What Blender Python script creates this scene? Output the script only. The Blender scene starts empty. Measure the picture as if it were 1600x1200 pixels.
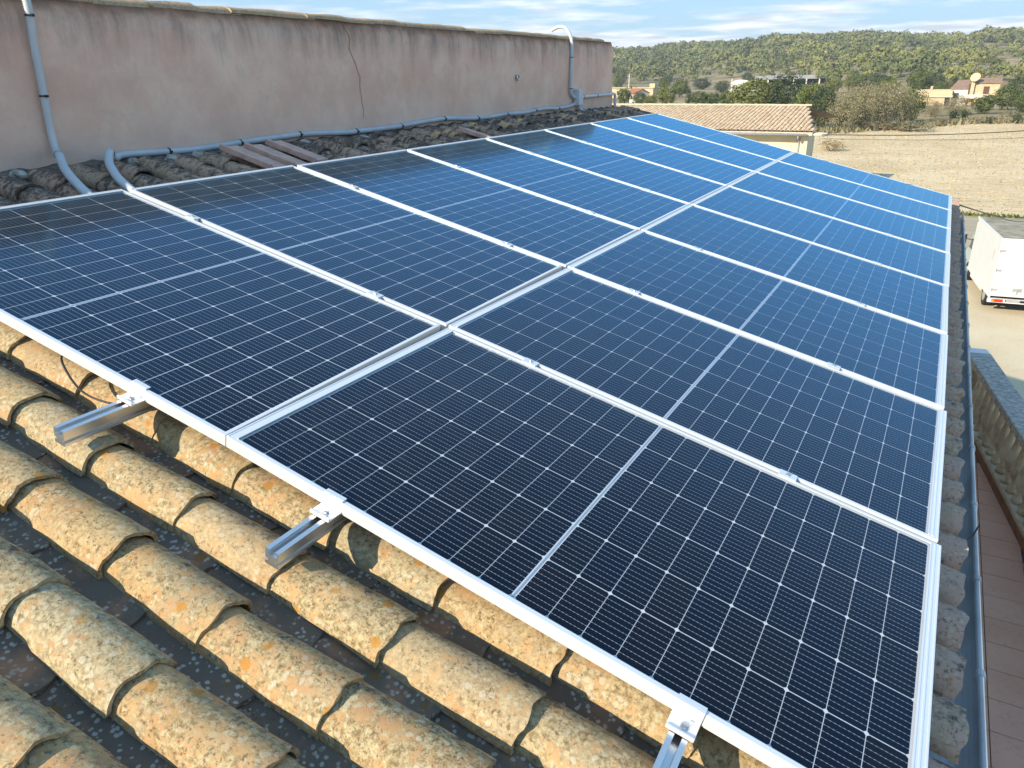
import bpy, math, random
import numpy as np
from mathutils import Matrix, Vector

sc = bpy.context.scene
COL = sc.collection
rnd = random.Random(7)
R = math.radians

# ------------------------------------------------------------------ camera
cam_d = bpy.data.cameras.new('camera')
cam = bpy.data.objects.new('camera', cam_d)
COL.objects.link(cam)
sc.camera = cam
cam_d.sensor_width = 36.0
cam_d.lens = 26.23
cam_d.clip_start = 0.05
cam_d.clip_end = 6000
cx, cu, cb = Vector((0.8759, 0.4823, -0.0134)), Vector((-0.1731, 0.3401, 0.9243)), Vector((0.4504, -0.8073, 0.3814))
cam.matrix_world = Matrix(((cx.x, cu.x, cb.x, 3.2318), (cx.y, cu.y, cb.y, -1.168), (cx.z, cu.z, cb.z, 7.5), (0, 0, 0, 1)))

# ------------------------------------------------------------------ light
SUN_EL, SUN_AZ = R(27.4), R(204.6)
world = bpy.data.worlds.new('World')
sc.world = world
world.use_nodes = True
wn, wl = world.node_tree.nodes, world.node_tree.links
bg = wn['Background']
sky = wn.new('ShaderNodeTexSky')
sky.sky_type = 'NISHITA'
sky.sun_disc = False
sky.sun_elevation = SUN_EL
sky.sun_rotation = SUN_AZ
sky.altitude = 100
sky.air_density = 1.0
sky.dust_density = 0.5
sky.ozone_density = 1.0
hsv = wn.new('ShaderNodeHueSaturation')
hsv.inputs['Saturation'].default_value = 1.35
sgam = wn.new('ShaderNodeGamma')                      # softer horizon, as a phone's tone curve renders it
sgam.inputs['Gamma'].default_value = 0.24
wl.new(sky.outputs[0], sgam.inputs['Color'])
stint = wn.new('ShaderNodeMix'); stint.data_type = 'RGBA'; stint.blend_type = 'MULTIPLY'
stint.inputs['Factor'].default_value = 1.0
stint.inputs['B'].default_value = (0.97, 1.23, 1.50, 1)
wl.new(sgam.outputs[0], stint.inputs['A'])
wl.new(stint.outputs['Result'], hsv.inputs['Color'])
# clouds: noise on the sky plane, thickest towards the horizon
geo = wn.new('ShaderNodeTexCoord')
sep = wn.new('ShaderNodeSeparateXYZ')
wl.new(geo.outputs['Generated'], sep.inputs[0])
def wmath(op, a, b=None, c=None, clamp=False):
    n = wn.new('ShaderNodeMath'); n.operation = op; n.use_clamp = clamp
    for i, v in enumerate((a, b, c)):
        if v is None: continue
        if isinstance(v, (int, float)): n.inputs[i].default_value = v
        else: wl.new(v, n.inputs[i])
    return n.outputs[0]
zc = wmath('MAXIMUM', sep.outputs['Z'], 0.0)
zd = wmath('ADD', zc, 0.055)
cv = wn.new('ShaderNodeCombineXYZ')
wl.new(wmath('DIVIDE', sep.outputs['X'], zd), cv.inputs[0])
wl.new(wmath('DIVIDE', sep.outputs['Y'], zd), cv.inputs[1])
cn = wn.new('ShaderNodeTexNoise')
cn.inputs['Scale'].default_value = 0.62
cn.inputs['Detail'].default_value = 7
cn.inputs['Roughness'].default_value = 0.55
wl.new(cv.outputs[0], cn.inputs['Vector'])
thr = wmath('MULTIPLY_ADD', zc, 0.9, 0.385)
cl = wmath('MULTIPLY', wmath('SUBTRACT', cn.outputs['Fac'], thr), 7.0, clamp=True)
cl = wmath('MULTIPLY', cl, wmath('MULTIPLY', sep.outputs['Z'], 60.0, clamp=True))
cl = wmath('MULTIPLY', cl, 0.9)
cn2 = wn.new('ShaderNodeTexNoise')
cn2.inputs['Scale'].default_value = 1.9
cn2.inputs['Detail'].default_value = 5
wl.new(cv.outputs[0], cn2.inputs['Vector'])
ccol = wn.new('ShaderNodeValToRGB')
ccol.color_ramp.elements[0].position = 0.36
ccol.color_ramp.elements[0].color = (1.75, 1.9, 2.15, 1)
ccol.color_ramp.elements[1].position = 0.6
ccol.color_ramp.elements[1].color = (2.9, 2.95, 3.0, 1)
wl.new(cn2.outputs['Fac'], ccol.inputs[0])
cmix = wn.new('ShaderNodeMix'); cmix.data_type = 'RGBA'
wl.new(cl, cmix.inputs['Factor'])
wl.new(hsv.outputs[0], cmix.inputs['A'])
wl.new(ccol.outputs[0], cmix.inputs['B'])
wl.new(cmix.outputs['Result'], bg.inputs['Color'])
bg.inputs['Strength'].default_value = 0.15

sun_d = bpy.data.lights.new('sun', 'SUN')
sun_d.energy = 2.4
sun_d.angle = R(0.5)
sun_d.color = (1.0, 0.87, 0.68)
sun = bpy.data.objects.new('sun', sun_d)
COL.objects.link(sun)
sdir = Vector((0.80, 1.75, -1.0)).normalized()
sun.rotation_euler = sdir.to_track_quat('-Z', 'Y').to_euler()
sun.location = (-20, -40, 40)

sc.view_settings.view_transform = 'Standard'
sc.view_settings.look = 'None'
sc.view_settings.exposure = 1.6
sc.view_settings.gamma = 1.0
sc.view_settings.use_curve_mapping = False
sc.cycles.max_bounces = 7
sc.cycles.diffuse_bounces = 3
sc.cycles.transparent_max_bounces = 10
sc.cycles.caustics_reflective = False
sc.cycles.caustics_refractive = False

# ------------------------------------------------------------------ material helpers
class NT:
    def __init__(s, name):
        s.m = bpy.data.materials.new(name); s.m.use_nodes = True
        s.n, s.l = s.m.node_tree.nodes, s.m.node_tree.links
        s.b = s.n['Principled BSDF']; s.out = s.n['Material Output']
    def put(s, sock, v):
        if v is None: return
        if isinstance(v, (int, float)): sock.default_value = v
        elif isinstance(v, tuple):
            sock.default_value = (*v, 1) if len(v) == 3 and sock.type == 'RGBA' else v
        else: s.l.new(v, sock)
    def math(s, op, a, b=None, c=None, clamp=False):
        n = s.n.new('ShaderNodeMath'); n.operation = op; n.use_clamp = clamp
        for i, v in enumerate((a, b, c)): s.put(n.inputs[i], v)
        return n.outputs[0]
    def obj(s): return s.n.new('ShaderNodeTexCoord').outputs['Object']
    def uv(s): return s.n.new('ShaderNodeTexCoord').outputs['UV']
    def pos(s): return s.n.new('ShaderNodeNewGeometry').outputs['Position']
    def island(s): return s.n.new('ShaderNodeNewGeometry').outputs['Random Per Island']
    def oinfo(s): return s.n.new('ShaderNodeObjectInfo')
    def sep(s, v):
        n = s.n.new('ShaderNodeSeparateXYZ'); s.put(n.inputs[0], v); return n.outputs
    def vadd(s, a, b, op='ADD'):
        n = s.n.new('ShaderNodeVectorMath'); n.operation = op
        s.put(n.inputs[0], a); s.put(n.inputs[1], b); return n.outputs[0]
    def noise(s, v, scale, detail=4, rough=0.55, dist=0.0):
        n = s.n.new('ShaderNodeTexNoise')
        s.put(n.inputs['Vector'], v); n.inputs['Scale'].default_value = scale
        n.inputs['Detail'].default_value = detail; n.inputs['Roughness'].default_value = rough
        n.inputs['Distortion'].default_value = dist
        return n.outputs['Fac']
    def noisec(s, v, scale, detail=3):
        n = s.n.new('ShaderNodeTexNoise'); s.put(n.inputs['Vector'], v)
        n.inputs['Scale'].default_value = scale; n.inputs['Detail'].default_value = detail
        return n.outputs['Color']
    def voro(s, v, scale, feature='F1', rnd_=1.0):
        n = s.n.new('ShaderNodeTexVoronoi'); n.feature = feature
        s.put(n.inputs['Vector'], v); n.inputs['Scale'].default_value = scale
        n.inputs['Randomness'].default_value = rnd_
        return n
    def step(s, v, lo, hi):
        n = s.n.new('ShaderNodeMapRange'); n.interpolation_type = 'SMOOTHSTEP'
        s.put(n.inputs[0], v); n.inputs[1].default_value = lo; n.inputs[2].default_value = hi
        return n.outputs[0]
    def mix(s, f, a, b, blend='MIX'):
        n = s.n.new('ShaderNodeMix'); n.data_type = 'RGBA'; n.blend_type = blend
        s.put(n.inputs['Factor'], f); s.put(n.inputs['A'], a); s.put(n.inputs['B'], b)
        return n.outputs['Result']
    def ramp(s, f, stops):
        n = s.n.new('ShaderNodeValToRGB'); e = n.color_ramp.elements
        while len(e) < len(stops): e.new(0.5)
        for k, (p, c) in zip(e, stops): k.position = p; k.color = (*c, 1)
        s.put(n.inputs[0], f); return n.outputs[0]
    def bump(s, h, strength=0.3, dist=0.01):
        n = s.n.new('ShaderNodeBump'); n.inputs['Strength'].default_value = strength
        n.inputs['Distance'].default_value = dist; s.put(n.inputs['Height'], h)
        s.l.new(n.outputs[0], s.b.inputs['Normal'])
    def set(s, col=None, rough=None, metal=None, spec=None, **k):
        s.put(s.b.inputs['Base Color'], col); s.put(s.b.inputs['Roughness'], rough)
        s.put(s.b.inputs['Metallic'], metal); s.put(s.b.inputs['Specular IOR Level'], spec)
        for kk, v in k.items(): s.put(s.b.inputs[kk], v)
        return s.m

def plain(name, col, rough=0.7, metal=0.0, var=0.12, scale=8.0, bump=0.0, spec=0.4):
    t = NT(name)
    o = t.obj()
    f = t.noise(o, scale, 5)
    c2 = tuple(max(0, c * (1 - var * 1.6)) for c in col); c1 = tuple(min(1, c * (1 + var)) for c in col)
    m = t.set(t.mix(t.step(f, 0.3, 0.7), c2, c1), rough, metal, spec)
    if bump: t.bump(t.noise(o, scale * 6, 4), bump, 0.005)
    return m

# ---- roof tile: terracotta under lichen crusts
def tile_material(name, wet_dark):
    t = NT(name)
    oi = t.oinfo()
    off = t.math('MULTIPLY', oi.outputs['Random'], 37.0)
    o = t.obj()
    cc = t.n.new('ShaderNodeCombineXYZ'); t.put(cc.inputs[0], off); t.put(cc.inputs[1], off); t.put(cc.inputs[2], off)
    p = t.vadd(o, cc.outputs[0])
    oc = t.sep(o)
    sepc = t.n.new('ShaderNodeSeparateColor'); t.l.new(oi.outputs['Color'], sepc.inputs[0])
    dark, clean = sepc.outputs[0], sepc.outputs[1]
    warp = t.vadd(p, t.vadd(t.noisec(p, 55, 2), (0.012, 0.012, 0.012), 'MULTIPLY'))
    big = t.noise(p, 7, 4, 0.6)
    clay = t.mix(t.step(big, 0.35, 0.65), (0.43, 0.245, 0.11), (0.49, 0.335, 0.16))
    rs = t.math('FRACT', t.math('MULTIPLY', oi.outputs['Random'], 13.7))
    clay = t.mix(t.math('MULTIPLY', oi.outputs['Random'], 0.45), clay, (0.52, 0.33, 0.17))
    clay = t.mix(sepc.outputs[2], clay, (0.50, 0.345, 0.285))
    # cream crust, cracked into small plates
    v1 = t.voro(warp, 95)
    plate = t.math('SUBTRACT', 1.0, t.step(v1.outputs['Distance'], 0.30, 0.62))
    crustn = t.noise(warp, 22, 7, 0.72)
    crust = t.step(t.math('ADD', t.math('MULTIPLY_ADD', t.math('SUBTRACT', rs, 0.5), 0.10, crustn), t.math('MULTIPLY', plate, 0.07)), 0.42, 0.56)
    cream = t.mix(t.step(t.noise(p, 75, 5, 0.75), 0.36, 0.62), (0.225, 0.16, 0.075), (0.52, 0.425, 0.245))
    cream = t.mix(t.math('MULTIPLY', t.step(rs, 0.55, 0.95), 0.3), cream, (0.48, 0.43, 0.30))
    edge = t.step(v1.outputs['Distance'], 0.50, 0.75)
    cream = t.mix(t.math('MULTIPLY', edge, 0.35), cream, (0.20, 0.14, 0.07))
    col = t.mix(t.math('MULTIPLY', crust, t.math('SUBTRACT', 1.0, clean)), clay, cream)
    # brown-grey pits
    pits = t.step(t.noise(warp, 85, 5, 0.75), 0.53, 0.62)
    pits = t.math('MULTIPLY', pits, t.step(t.noise(p, 11, 3), 0.30, 0.55))
    col = t.mix(t.math('MULTIPLY', pits, 0.82), col, (0.125, 0.09, 0.05))
    grey = t.math('MULTIPLY', t.step(t.noise(p, 9, 5, 0.7), 0.48, 0.66), t.step(t.noise(p, 140, 3), 0.4, 0.6))
    col = t.mix(t.math('MULTIPLY', grey, 0.6), col, (0.36, 0.31, 0.215))
    # round pale lichens
    v2 = t.voro(warp, 58)
    sc_ = t.n.new('ShaderNodeSeparateColor'); t.l.new(v2.outputs['Color'], sc_.inputs[0])
    spot = t.math('MULTIPLY', t.math('SUBTRACT', 1.0, t.step(v2.outputs['Distance'], 0.34, 0.44)), t.step(sc_.outputs[0], 0.52, 0.60))
    spot = t.math('MULTIPLY', spot, t.step(t.noise(p, 5, 2), 0.42, 0.6))
    col = t.mix(t.math('MULTIPLY', spot, 0.55), col, (0.53, 0.50, 0.38))
    v3 = t.voro(warp, 21)
    sc3 = t.n.new('ShaderNodeSeparateColor'); t.l.new(v3.outputs['Color'], sc3.inputs[0])
    osp = t.math('MULTIPLY', t.math('SUBTRACT', 1.0, t.step(v3.outputs['Distance'], 0.20, 0.36)), t.step(sc3.outputs[1], 0.86, 0.9))
    col = t.mix(t.math('MULTIPLY', osp, 0.8), col, (0.42, 0.20, 0.035))
    # black crust on the side away from the sun and where the tile says so
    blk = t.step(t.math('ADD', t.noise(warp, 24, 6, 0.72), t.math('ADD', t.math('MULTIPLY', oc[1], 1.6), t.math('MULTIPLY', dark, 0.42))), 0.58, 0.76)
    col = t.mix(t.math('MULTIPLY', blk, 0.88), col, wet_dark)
    gs = t.math('MULTIPLY', t.math('SUBTRACT', 1.0, t.step(v2.outputs['Distance'], 0.22, 0.34)), t.step(sc_.outputs[1], 0.6, 0.68))
    col = t.mix(t.math('MULTIPLY', t.math('MULTIPLY', gs, blk), 0.7), col, (0.36, 0.36, 0.33))
    t.set(col, 0.92, 0, 0.2)
    h = t.math('ADD', t.math('MULTIPLY', t.noise(p, 120, 5, 0.7), 0.5), t.math('ADD', t.math('MULTIPLY', crust, 0.25), t.math('MULTIPLY', spot, 0.15)))
    t.bump(h, 0.45, 0.003)
    return t.m

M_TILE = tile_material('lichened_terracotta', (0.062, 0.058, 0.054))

def channel_material():
    t = NT('channel_tile_dark')
    oi = t.oinfo(); off = t.math('MULTIPLY', oi.outputs['Random'], 53.0)
    cc = t.n.new('ShaderNodeCombineXYZ')
    for i in range(3): t.put(cc.inputs[i], off)
    p = t.vadd(t.obj(), cc.outputs[0])
    warp = t.vadd(p, t.vadd(t.noisec(p, 60, 2), (0.010, 0.010, 0.010), 'MULTIPLY'))
    col = t.mix(t.step(t.noise(p, 9, 4), 0.5, 0.72), (0.15, 0.125, 0.10), (0.34, 0.19, 0.115))
    v2 = t.voro(warp, 74)
    s2 = t.n.new('ShaderNodeSeparateColor'); t.l.new(v2.outputs['Color'], s2.inputs[0])
    spot = t.math('MULTIPLY', t.math('SUBTRACT', 1.0, t.step(v2.outputs['Distance'], 0.30, 0.42)), t.step(s2.outputs[0], 0.22, 0.30))
    spot = t.math('MULTIPLY', spot, t.step(t.noise(p, 8, 3), 0.38, 0.55))
    col = t.mix(t.math('MULTIPLY', spot, 0.75), col, (0.46, 0.45, 0.40))
    v3 = t.voro(warp, 18)
    s3 = t.n.new('ShaderNodeSeparateColor'); t.l.new(v3.outputs['Color'], s3.inputs[0])
    osp = t.math('MULTIPLY', t.math('SUBTRACT', 1.0, t.step(v3.outputs['Distance'], 0.22, 0.38)), t.step(s3.outputs[1], 0.74, 0.8))
    col = t.mix(t.math('MULTIPLY', osp, 0.8), col, (0.20, 0.115, 0.04))
    t.set(col, 0.95, 0, 0.2)
    t.bump(t.noise(p, 110, 5, 0.7), 0.5, 0.004)
    return t.m
M_CHAN = channel_material()
M_MORTAR = plain('roof_mortar', (0.16, 0.135, 0.115), 0.95, var=0.3, scale=20, bump=0.4)

def wall_material():
    t = NT('stained_pink_render')
    p = t.pos(); s = t.sep(p)
    base = t.mix(t.step(t.noise(p, 2.2, 6, 0.68), 0.32, 0.68), (0.76, 0.475, 0.36), (0.89, 0.63, 0.49))
    base = t.mix(t.math('MULTIPLY', t.step(t.noise(p, 7.5, 6, 0.7, 0.8), 0.50, 0.66), 0.45), base, (0.70, 0.48, 0.37))
    base = t.mix(t.math('MULTIPLY', t.step(t.noise(p, 26, 5, 0.7), 0.42, 0.72), 0.28), base, (0.66, 0.53, 0.44))
    # dust pale towards the foot
    foot = t.math('SUBTRACT', 1.0, t.step(s[2], 7.05, 7.5))
    base = t.mix(t.math('MULTIPLY', foot, t.math('MULTIPLY', t.noise(p, 5, 5), 0.7)), base, (0.62, 0.52, 0.44))
    # black rain streaks running down from the cap
    cc = t.n.new('ShaderNodeCombineXYZ')
    t.put(cc.inputs[0], 0.0); t.put(cc.inputs[1], s[1]); t.put(cc.inputs[2], t.math('MULTIPLY', s[2], 0.10))
    st = t.noise(cc.outputs[0], 4.0, 7, 0.66)
    st2 = t.math('MULTIPLY_ADD', t.noise(p, 5, 5, 0.7), 0.6, t.math('MULTIPLY', t.noise(cc.outputs[0], 14, 5, 0.7), 0.45))
    top = t.step(t.math('ADD', s[2], t.math('MULTIPLY', t.math('SUBTRACT', st, 0.5), 0.9)), 7.60, 7.98)
    top = t.math('MULTIPLY', top, t.step(st2, 0.25, 0.62))
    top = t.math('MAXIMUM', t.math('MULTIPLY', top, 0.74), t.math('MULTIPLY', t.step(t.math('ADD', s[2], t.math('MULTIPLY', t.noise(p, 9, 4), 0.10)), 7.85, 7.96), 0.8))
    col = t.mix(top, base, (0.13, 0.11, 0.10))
    # pale scrapes
    sv = t.n.new('ShaderNodeMapping'); sv.inputs['Rotation'].default_value = (0.5, 0, 0); sv.inputs['Scale'].default_value = (1, 9, 1.2)
    t.l.new(p, sv.inputs[0])
    scr = t.math('MULTIPLY', t.step(t.noise(sv.outputs[0], 2.6, 4, 0.6, 1.5), 0.62, 0.68), t.step(t.noise(p, 1.7, 2), 0.46, 0.62))
    col = t.mix(t.math('MULTIPLY', scr, 0.45), col, (0.80, 0.74, 0.66))
    t.set(col, 0.95, 0, 0.2)
    t.bump(t.math('ADD', t.noise(p, 60, 5, 0.7), t.math('MULTIPLY', t.noise(p, 6, 4), 1.5)), 0.4, 0.006)
    return t.m
M_WALL = wall_material()

def alu(name, col=(0.86, 0.87, 0.88), rough=0.38, metal=0.55):
    t = NT(name); p = t.obj()
    cc = t.n.new('ShaderNodeMapping'); cc.inputs['Scale'].default_value = (2, 60, 60); t.l.new(p, cc.inputs[0])
    f = t.noise(cc.outputs[0], 3, 3)
    return t.set(t.mix(f, tuple(c * 0.93 for c in col), col), t.math('MULTIPLY_ADD', f, 0.15, rough - 0.07), metal, 0.5)
M_FRAME = alu('anodised_frame', (0.92, 0.93, 0.94), 0.36, 0.42)
M_RAIL = alu('mill_aluminium', (0.80, 0.81, 0.82), 0.30, 0.92)
M_CLAMP = alu('clamp_aluminium', (0.90, 0.91, 0.92), 0.36, 0.5)
M_STEEL = plain('steel_bolt', (0.62, 0.62, 0.62), 0.3, 1.0, var=0.05)

def cell_material():
    t = NT('monocrystalline_cell')
    u = t.sep(t.uv())
    oi = t.oinfo(); r = oi.outputs['Random']
    base = t.mix(r, (0.0016, 0.0028, 0.0080), (0.0050, 0.0044, 0.0050))
    fine = t.noise(t.vadd(t.uv(), (1.0, 1.0, 1.0)), 900, 2)
    base = t.mix(t.math('MULTIPLY', t.step(fine, 0.55, 0.75), 0.16), base, (0.03, 0.034, 0.05))
    pitch = 0.165 / 9.0
    fr = t.math('ABSOLUTE', t.math('SUBTRACT', t.math('FRACT', t.math('ADD', t.math('DIVIDE', u[1], pitch), 20.0)), 0.5))
    line = t.math('LESS_THAN', fr, 0.032)
    # solder pads make the wires read as dashes
    pad = t.math('ABSOLUTE', t.math('SUBTRACT', t.math('FRACT', t.math('ADD', t.math('DIVIDE', u[0], 0.0098), 20.0)), 0.5))
    br = t.math('MULTIPLY_ADD', t.step(pad, 0.20, 0.36), 0.55, 0.28)
    col = t.mix(line, base, t.mix(br, (0.03, 0.035, 0.05), (0.68, 0.68, 0.68)))
    t.b.inputs['Specular Tint'].default_value = (0.35, 0.6, 1.0, 1)
    return t.set(col, 0.35, 0, 0.25)
M_CELL = cell_material()
M_BACK = plain('white_backsheet', (0.78, 0.79, 0.80), 0.6, var=0.02)

def glass_material():
    t = NT('solar_glass')
    t.n.remove(t.b)
    p = t.pos()
    bmp = t.n.new('ShaderNodeBump'); bmp.inputs['Strength'].default_value = 0.05; bmp.inputs['Distance'].default_value = 0.002
    t.put(bmp.inputs['Height'], t.noise(p, 420, 2))
    # Schlick reflectance from |N.I|, the same from either face so that sunlight passes in
    gn = t.n.new('ShaderNodeNewGeometry')
    dt = t.n.new('ShaderNodeVectorMath'); dt.operation = 'DOT_PRODUCT'
    t.l.new(gn.outputs['Normal'], dt.inputs[0]); t.l.new(gn.outputs['Incoming'], dt.inputs[1])
    gr = t.math('SUBTRACT', 1.0, t.math('ABSOLUTE', dt.outputs['Value']))
    refl = t.math('MULTIPLY_ADD', t.math('POWER', gr, 4.4), 1.25, 0.010, clamp=True)
    tr = t.n.new('ShaderNodeBsdfTransparent'); tr.inputs['Color'].default_value = (0.95, 0.96, 0.97, 1)
    gl = t.n.new('ShaderNodeBsdfGlossy'); gl.inputs['Color'].default_value = (0.26, 0.60, 0.92, 1)   # blue cast of the anti-reflective coating
    gl.inputs['Roughness'].default_value = 0.055
    t.l.new(bmp.outputs[0], gl.inputs['Normal'])
    # a film of dust scatters a little light
    df = t.n.new('ShaderNodeBsdfDiffuse'); df.inputs['Color'].default_value = (0.55, 0.52, 0.48, 1)
    du = t.n.new('ShaderNodeMixShader')
    smear = t.math('MULTIPLY', t.step(t.noise(p, 1.3, 4), 0.45, 0.75), t.step(t.noise(p, 34, 5, 0.7), 0.4, 0.7))
    drops = t.voro(p, 38); dring = t.math('MULTIPLY', t.step(drops.outputs['Distance'], 0.05, 0.12), t.math('SUBTRACT', 1.0, t.step(drops.outputs['Distance'], 0.12, 0.2)))
    t.put(du.inputs[0], t.math('ADD', t.math('MULTIPLY_ADD', smear, 0.022, 0.002), t.math('MULTIPLY', dring, 0.006)))
    t.l.new(tr.outputs[0], du.inputs[1]); t.l.new(df.outputs[0], du.inputs[2])
    mx = t.n.new('ShaderNodeMixShader')
    t.l.new(refl, mx.inputs[0]); t.l.new(du.outputs[0], mx.inputs[1]); t.l.new(gl.outputs[0], mx.inputs[2])
    t.l.new(mx.outputs[0], t.out.inputs[0])
    return t.m
M_GLASS = glass_material()
M_PIPE = plain('grey_pvc', (0.58, 0.62, 0.65), 0.42, var=0.05)
M_PIPEW = plain('pale_pvc', (0.72, 0.73, 0.72), 0.42, var=0.05)
M_BLACK = plain('black_plastic', (0.015, 0.015, 0.016), 0.5, var=0.1)
M_GUTTER = plain('zinc_gutter', (0.45, 0.48, 0.50), 0.45, 0.25, var=0.12, scale=5)
M_CEMENT = plain('cement_patch', (0.42, 0.40, 0.36), 0.95, var=0.2, scale=30, bump=0.5)
M_FLAT = plain('flat_clay_tile', (0.62, 0.41, 0.335), 0.85, var=0.12, scale=12, bump=0.15)
M_OCHRE = plain('broken_clay', (0.50, 0.34, 0.19), 0.9, var=0.2, scale=30, bump=0.3)

# ------------------------------------------------------------------ mesh helpers
class MB:
    def __init__(s): s.v = []; s.f = []; s.uvs = None
    def add(s, vs, fs):
        o = len(s.v); s.v += [tuple(map(float, v)) for v in vs]; s.f += [tuple(i + o for i in f) for f in fs]; return s
    def box(s, x0, x1, y0, y1, z0, z1):
        return s.add([(x0,y0,z0),(x1,y0,z0),(x1,y1,z0),(x0,y1,z0),(x0,y0,z1),(x1,y0,z1),(x1,y1,z1),(x0,y1,z1)],
                     [(0,3,2,1),(4,5,6,7),(0,1,5,4),(1,2,6,5),(2,3,7,6),(3,0,4,7)])
    def prism(s, poly, z0, z1):
        n = len(poly)
        return s.add([(x,y,z0) for x,y in poly] + [(x,y,z1) for x,y in poly],
                     [tuple(range(n-1,-1,-1)), tuple(range(n,2*n))] + [(i,(i+1)%n,n+(i+1)%n,n+i) for i in range(n)])
    def extr(s, poly, axis, a, b):
        n = len(poly); vs = []
        for t in (a, b):
            for p, q in poly:
                vs.append((t,p,q) if axis == 'x' else (p,t,q))
        return s.add(vs, [tuple(range(n-1,-1,-1)), tuple(range(n,2*n))] + [(i,(i+1)%n,n+(i+1)%n,n+i) for i in range(n)])
    def tube(s, pts, r, n=8, cap=True):
        pts = [Vector(p) for p in pts]; rings = []; up = Vector((0,0,1)); vs = []; fs = []
        prev = None
        for i, p in enumerate(pts):
            d = (pts[min(i+1,len(pts)-1)] - pts[max(i-1,0)]).normalized()
            if prev is None:
                a = d.cross(up if abs(d.z) < 0.9 else Vector((1,0,0))).normalized()
            else:
                a = (prev - d * prev.dot(d)).normalized()
            prev = a; b = d.cross(a); rr = r[i] if isinstance(r, (list, tuple)) else r
            for k in range(n):
                t = 2*math.pi*k/n; vs.append(p + a*(rr*math.cos(t)) + b*(rr*math.sin(t)))
        for i in range(len(pts)-1):
            for k in range(n): fs.append((i*n+k, i*n+(k+1)%n, (i+1)*n+(k+1)%n, (i+1)*n+k))
        if cap: fs.append(tuple(range(n-1,-1,-1))); fs.append(tuple(range((len(pts)-1)*n, len(pts)*n)))
        return s.add(vs, fs)
    def lathe(s, prof, c=(0,0,0), n=14):
        vs = []; fs = []
        for r, z in prof:
            for k in range(n):
                t = 2*math.pi*k/n; vs.append((c[0]+r*math.cos(t), c[1]+r*math.sin(t), c[2]+z))
        for i in range(len(prof)-1):
            for k in range(n): fs.append((i*n+k, i*n+(k+1)%n, (i+1)*n+(k+1)%n, (i+1)*n+k))
        fs.append(tuple(range(n-1,-1,-1))); fs.append(tuple(range((len(prof)-1)*n, len(prof)*n)))
        return s.add(vs, fs)
    def mesh(s, name, mat, smooth=False):
        me = bpy.data.meshes.new(name); me.from_pydata(s.v, [], s.f)
        if mat: me.materials.append(mat)
        if smooth:
            me.polygons.foreach_set('use_smooth', [True]*len(me.polygons))
        me.update(); return me

def npmesh(name, V, F, mat):
    """V (n,3), F (m,3|4) arrays -> mesh, fast"""
    me = bpy.data.meshes.new(name); V = np.asarray(V, np.float32); F = np.asarray(F, np.int32)
    k = F.shape[1]
    me.vertices.add(len(V)); me.vertices.foreach_set('co', V.ravel())
    me.loops.add(F.size); me.loops.foreach_set('vertex_index', F.ravel())
    me.polygons.add(len(F)); me.polygons.foreach_set('loop_start', np.arange(0, F.size, k, dtype=np.int32))
    me.update(calc_edges=True)
    if mat: me.materials.append(mat)
    return me

def link(name, data, parent=None, loc=(0,0,0), rot=(0,0,0), scale=(1,1,1)):
    o = bpy.data.objects.new(name, data); COL.objects.link(o)
    o.parent = parent; o.location = loc; o.rotation_euler = rot; o.scale = scale
    return o
def part(name, mb, mat, parent, smooth=False, loc=(0,0,0), rot=(0,0,0)):
    return link(name, mb.mesh(name, mat, smooth), parent, loc, rot)
def tag(o, label, cat, group=None):
    o['label'] = label; o['category'] = cat
    if group: o['group'] = group
    return o
def thing(name, label, cat, loc=(0,0,0), rot=(0,0,0), group=None):
    return tag(link(name, None, None, loc, rot), label, cat, group)
def struct(o): o['kind'] = 'structure'; return o
def stuff(o): o['kind'] = 'stuff'; return o
def bevel(o, w, seg=2):
    m = o.modifiers.new('bevel', 'BEVEL'); m.width = w; m.segments = seg; m.limit_method = 'ANGLE'; return o

# roof frame: u down the slope, v along the eave, w normal to the panels
TH = R(13.5); Z0 = 7.0447
ROT = (0, TH, 0)
ct, st = math.cos(TH), math.sin(TH)
def W(u, v, w): return Vector((u*ct + w*st, v, -u*st + w*ct + Z0))

# ------------------------------------------------------------------ ground and hills
def smooth(a, b, x):
    t = np.clip((x - a) / (b - a), 0, 1); return t*t*(3 - 2*t)
RB = np.array([-60, -21.5, -17.3, -14.2, -11.5, -8, -4.8, -0.5, 0.8, 3.5, 40])
RZ = np.array([24, 24, 27, 30, 34, 35, 34, 29, 31, 31, 29])
def hz(x, y):
    x = np.asarray(x, float); y = np.asarray(y, float)
    d = np.hypot(x, y); b = np.degrees(np.arctan2(x, np.maximum(y, 1e-3)))
    d0 = np.interp(b, [-60, -16, -9, -4, 40], [470, 450, 330, 245, 240])
    t = np.clip((d - d0) / (1000 - d0), 0, 1.0)
    h = np.interp(b, RB, RZ) * (0.35*t + 0.65*t*t*(3-2*t))
    h += t * 2.5 * np.sin(x*0.021 + 1.3) * np.sin(y*0.017) + t*1.5*np.sin(x*0.05+y*0.031)
    h = np.where(d > 1000, h - (d-1000)*0.03, h)
    return np.where(y > 50, np.maximum(h, 0), 0)
xs = np.concatenate([np.linspace(-1500, -420, 16), np.linspace(-400, 160, 141), np.linspace(200, 1400, 16)])
ys = np.concatenate([np.linspace(-400, -20, 8), np.linspace(0, 200, 21), np.linspace(210, 1150, 160), np.linspace(1200, 3500, 16)])
GX, GY = np.meshgrid(xs, ys)
GZ = hz(GX, GY)
nx, ny = len(xs), len(ys)
idx = np.arange(nx*ny).reshape(ny, nx)
GF = np.stack([idx[:-1,:-1], idx[:-1,1:], idx[1:,1:], idx[1:,:-1]], -1).reshape(-1, 4)
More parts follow.
